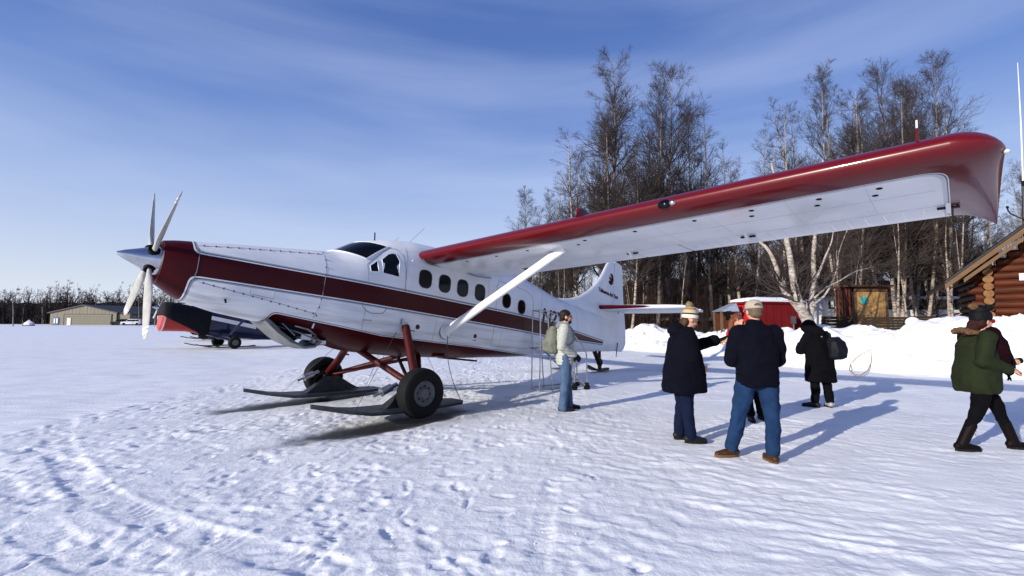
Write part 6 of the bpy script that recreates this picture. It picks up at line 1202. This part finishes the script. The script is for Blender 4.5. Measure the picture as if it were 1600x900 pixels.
# -- woman in green parka walking right
loc = A3(5.72, 5.9, 0); J = dict(hipL=(0, .09, .88), hipR=(-.02, -.09, .88), knL=(.24, .09, .52), knR=(-.10, -.09, .5), anL=(.42, .10, .09), anR=(-.30, -.08, .095), toeL=(1, -.05, 0), toeR=(1, 0, -.05), shL=(.02, .18, 1.36), shR=(-.04, -.19, 1.36), elL=(.12, .22, 1.10), elR=(-.12, -.23, 1.08), wrL=(.36, .14, 1.07), wrR=(.16, -.22, .99), hdR=(1, .2, -.1), hnR=(-.2, .6, -1), neck=(.03, 0, 1.42), head=(.075, 0, 1.555), tilt=.08, curl=.9)
r_, P, R, B_ = person('woman in a green parka, dark scarf and black eared hat walking to the right', loc, rad(-6), J, dict(trousers=dict(mat=blackcloth, k=.98, cuff=.2, calf=.72, flare=.55), shoes=material('dark_brown_boot', (.004, .002, .002), .6, spec=.1), boot=.24, seed=3))
green = material('olive_green_parka', (.013, .018, .006), .85, spec=.15, var=.3, vscale=9); g = G(); torso(g, [(.70, -.03, 0, .175, .21), (.74, -.03, 0, .20, .23), (.85, -.04, 0, .205, .24), (1.05, -.03, 0, .175, .22), (1.25, -.02, 0, .15, .20), (1.36, -.0, 0, .13, .18), (1.42, .0, 0, .1, .11)])
for s in 'LR': seg(g, [B_['sh'][s], B_['el'][s], B_['wr'][s] - smoothn(B_['wr'][s] - B_['el'][s]) * .03], [.088, .078, .055])
blob(g, 'parka', green, r_, .013, 2, wr=.022, wf=5.5, seed=12)
g = G(); g.tube([(-.17, y, 1.42 + .03 * math.cos(y * 12)) for y in np.linspace(-.13, .13, 7)] , .032, 10); g.tube([(-.15, -.12, 1.43), (-.08, -.15, 1.42), (-.02, -.15, 1.40)], .026, 10); g.tube([(-.15, .12, 1.43), (-.02, .17, 1.42), (.08, .14, 1.36)], .03, 10); blob(g, 'fur_trim', material('brown_fur', (.14, .075, .035), .95, var=.6, vscale=40), r_, .010, 1, wr=.016, wf=40)
g = G(); seg(g, [P(-.06, 0, -.02), P(-.11, 0, -.1), (-.13, 0, 1.40)], [.07, .06, .035]); g.ell(P(-.04, -.05, -.02), (.05, .03, .06)); blob(g, 'hair', material('dark_red_hair', (.028, .006, .005), .8, var=.5, vscale=30), r_, .012, 1, wr=.018, wf=16)
sc_m = material('dark_scarf', (.012, .002, .004), .95, spec=.05, col2=(.003, .0025, .003), vscale=6); g = G(); seg(g, [(.03, -.12, 1.42), (.13, -.07, 1.43), (.15, .05, 1.43), (.05, .13, 1.42)], [.05, .06, .06, .05]); seg(g, [(.10, -.10, 1.40), (.15, -.13, 1.25), (.19, -.11, 1.1)], [.075, .08, .06]); seg(g, [(.14, .0, 1.40), (.24, .0, 1.22), (.31, .0, 1.05), (.33, .0, .95)], [.075, .085, .075, .06])
sf = blob(g, 'scarf', sc_m, r_, .013, 2, wr=.016, wf=8)
rs = random.Random(5)
for i in range(9): y = -.05 + .013 * i; x = .27 + .012 * i; g = G(); g.tube([(x, y, .95), (x + rs.uniform(0, .03), y, .9), (x + rs.uniform(0, .05), y + .01, .83 + rs.uniform(0, .03))], .006, 5); g.build('fringe', sc_m, sf)
g = G(); g.ell(P(-.02, 0, .065), A3(.116, .10, .10), R); g.ell(P(-.035, 0, .02), A3(.1, .094, .05), R); g.ell(P(-.03, 0, .14), A3(.085, .075, .065), R); ht = blob(g, 'hat', M['black'], r_, .010, 1, wr=.004, wf=30)
for x, m_ in ((-.13, MATS['brown_fur']), (.05, M['black'])): g = G(); g.ell(P(x, -.03, .175), A3(.055, .03, .04), R); blob(g, 'ear', m_, r_, .009, 0, wr=.008, wf=40).parent = ht
g = G()
for s in (-1, 1): g.rev([(.022, -.002), (.026, -.002), (.026, .002), (.022, .002)], P(.096, s * .034, .012), R[:, 0], 16); g.tube([P(.09, s * .06, .015), P(.0, s * .086, .01)], .003, 6)
g.build('glasses', material('red_frame', (.25, .02, .02), .3), r_)
for s in 'LR':
    g = G(); a = B_['an'][s]
    for i in range(5): g.tube([a + [.055, -.03, .0 + .04 * i], a + [.062, .03, .02 + .04 * i]], .004, 5)
    g.tube([a + [.06, -.02, .19], a + [.10, -.05, .16], a + [.13, -.04, .1]], .004, 5); g.tube([a + [.06, -.02, .19], a + [.12, 0, .2], a + [.15, -.03, .14]], .004, 5); g.build('laces', M['line'], r_)
wl = np.array(loc) + Rz(rad(-6)) @ (B_['wr']['L'] + [.06, 0, -.0]); g = G(); g.rev([(.018, 0), (.02, .05), (.028, .12), (.036, .17), (.036, .175), (0, .175)], (0, 0, 0), (1, -.1, .0), 20); o = g.build('folded_lens_hood', M['black'], None, loc=tuple(wl)); tag(o, 'short black tapered tube held by the woman in the green parka', 'tube')
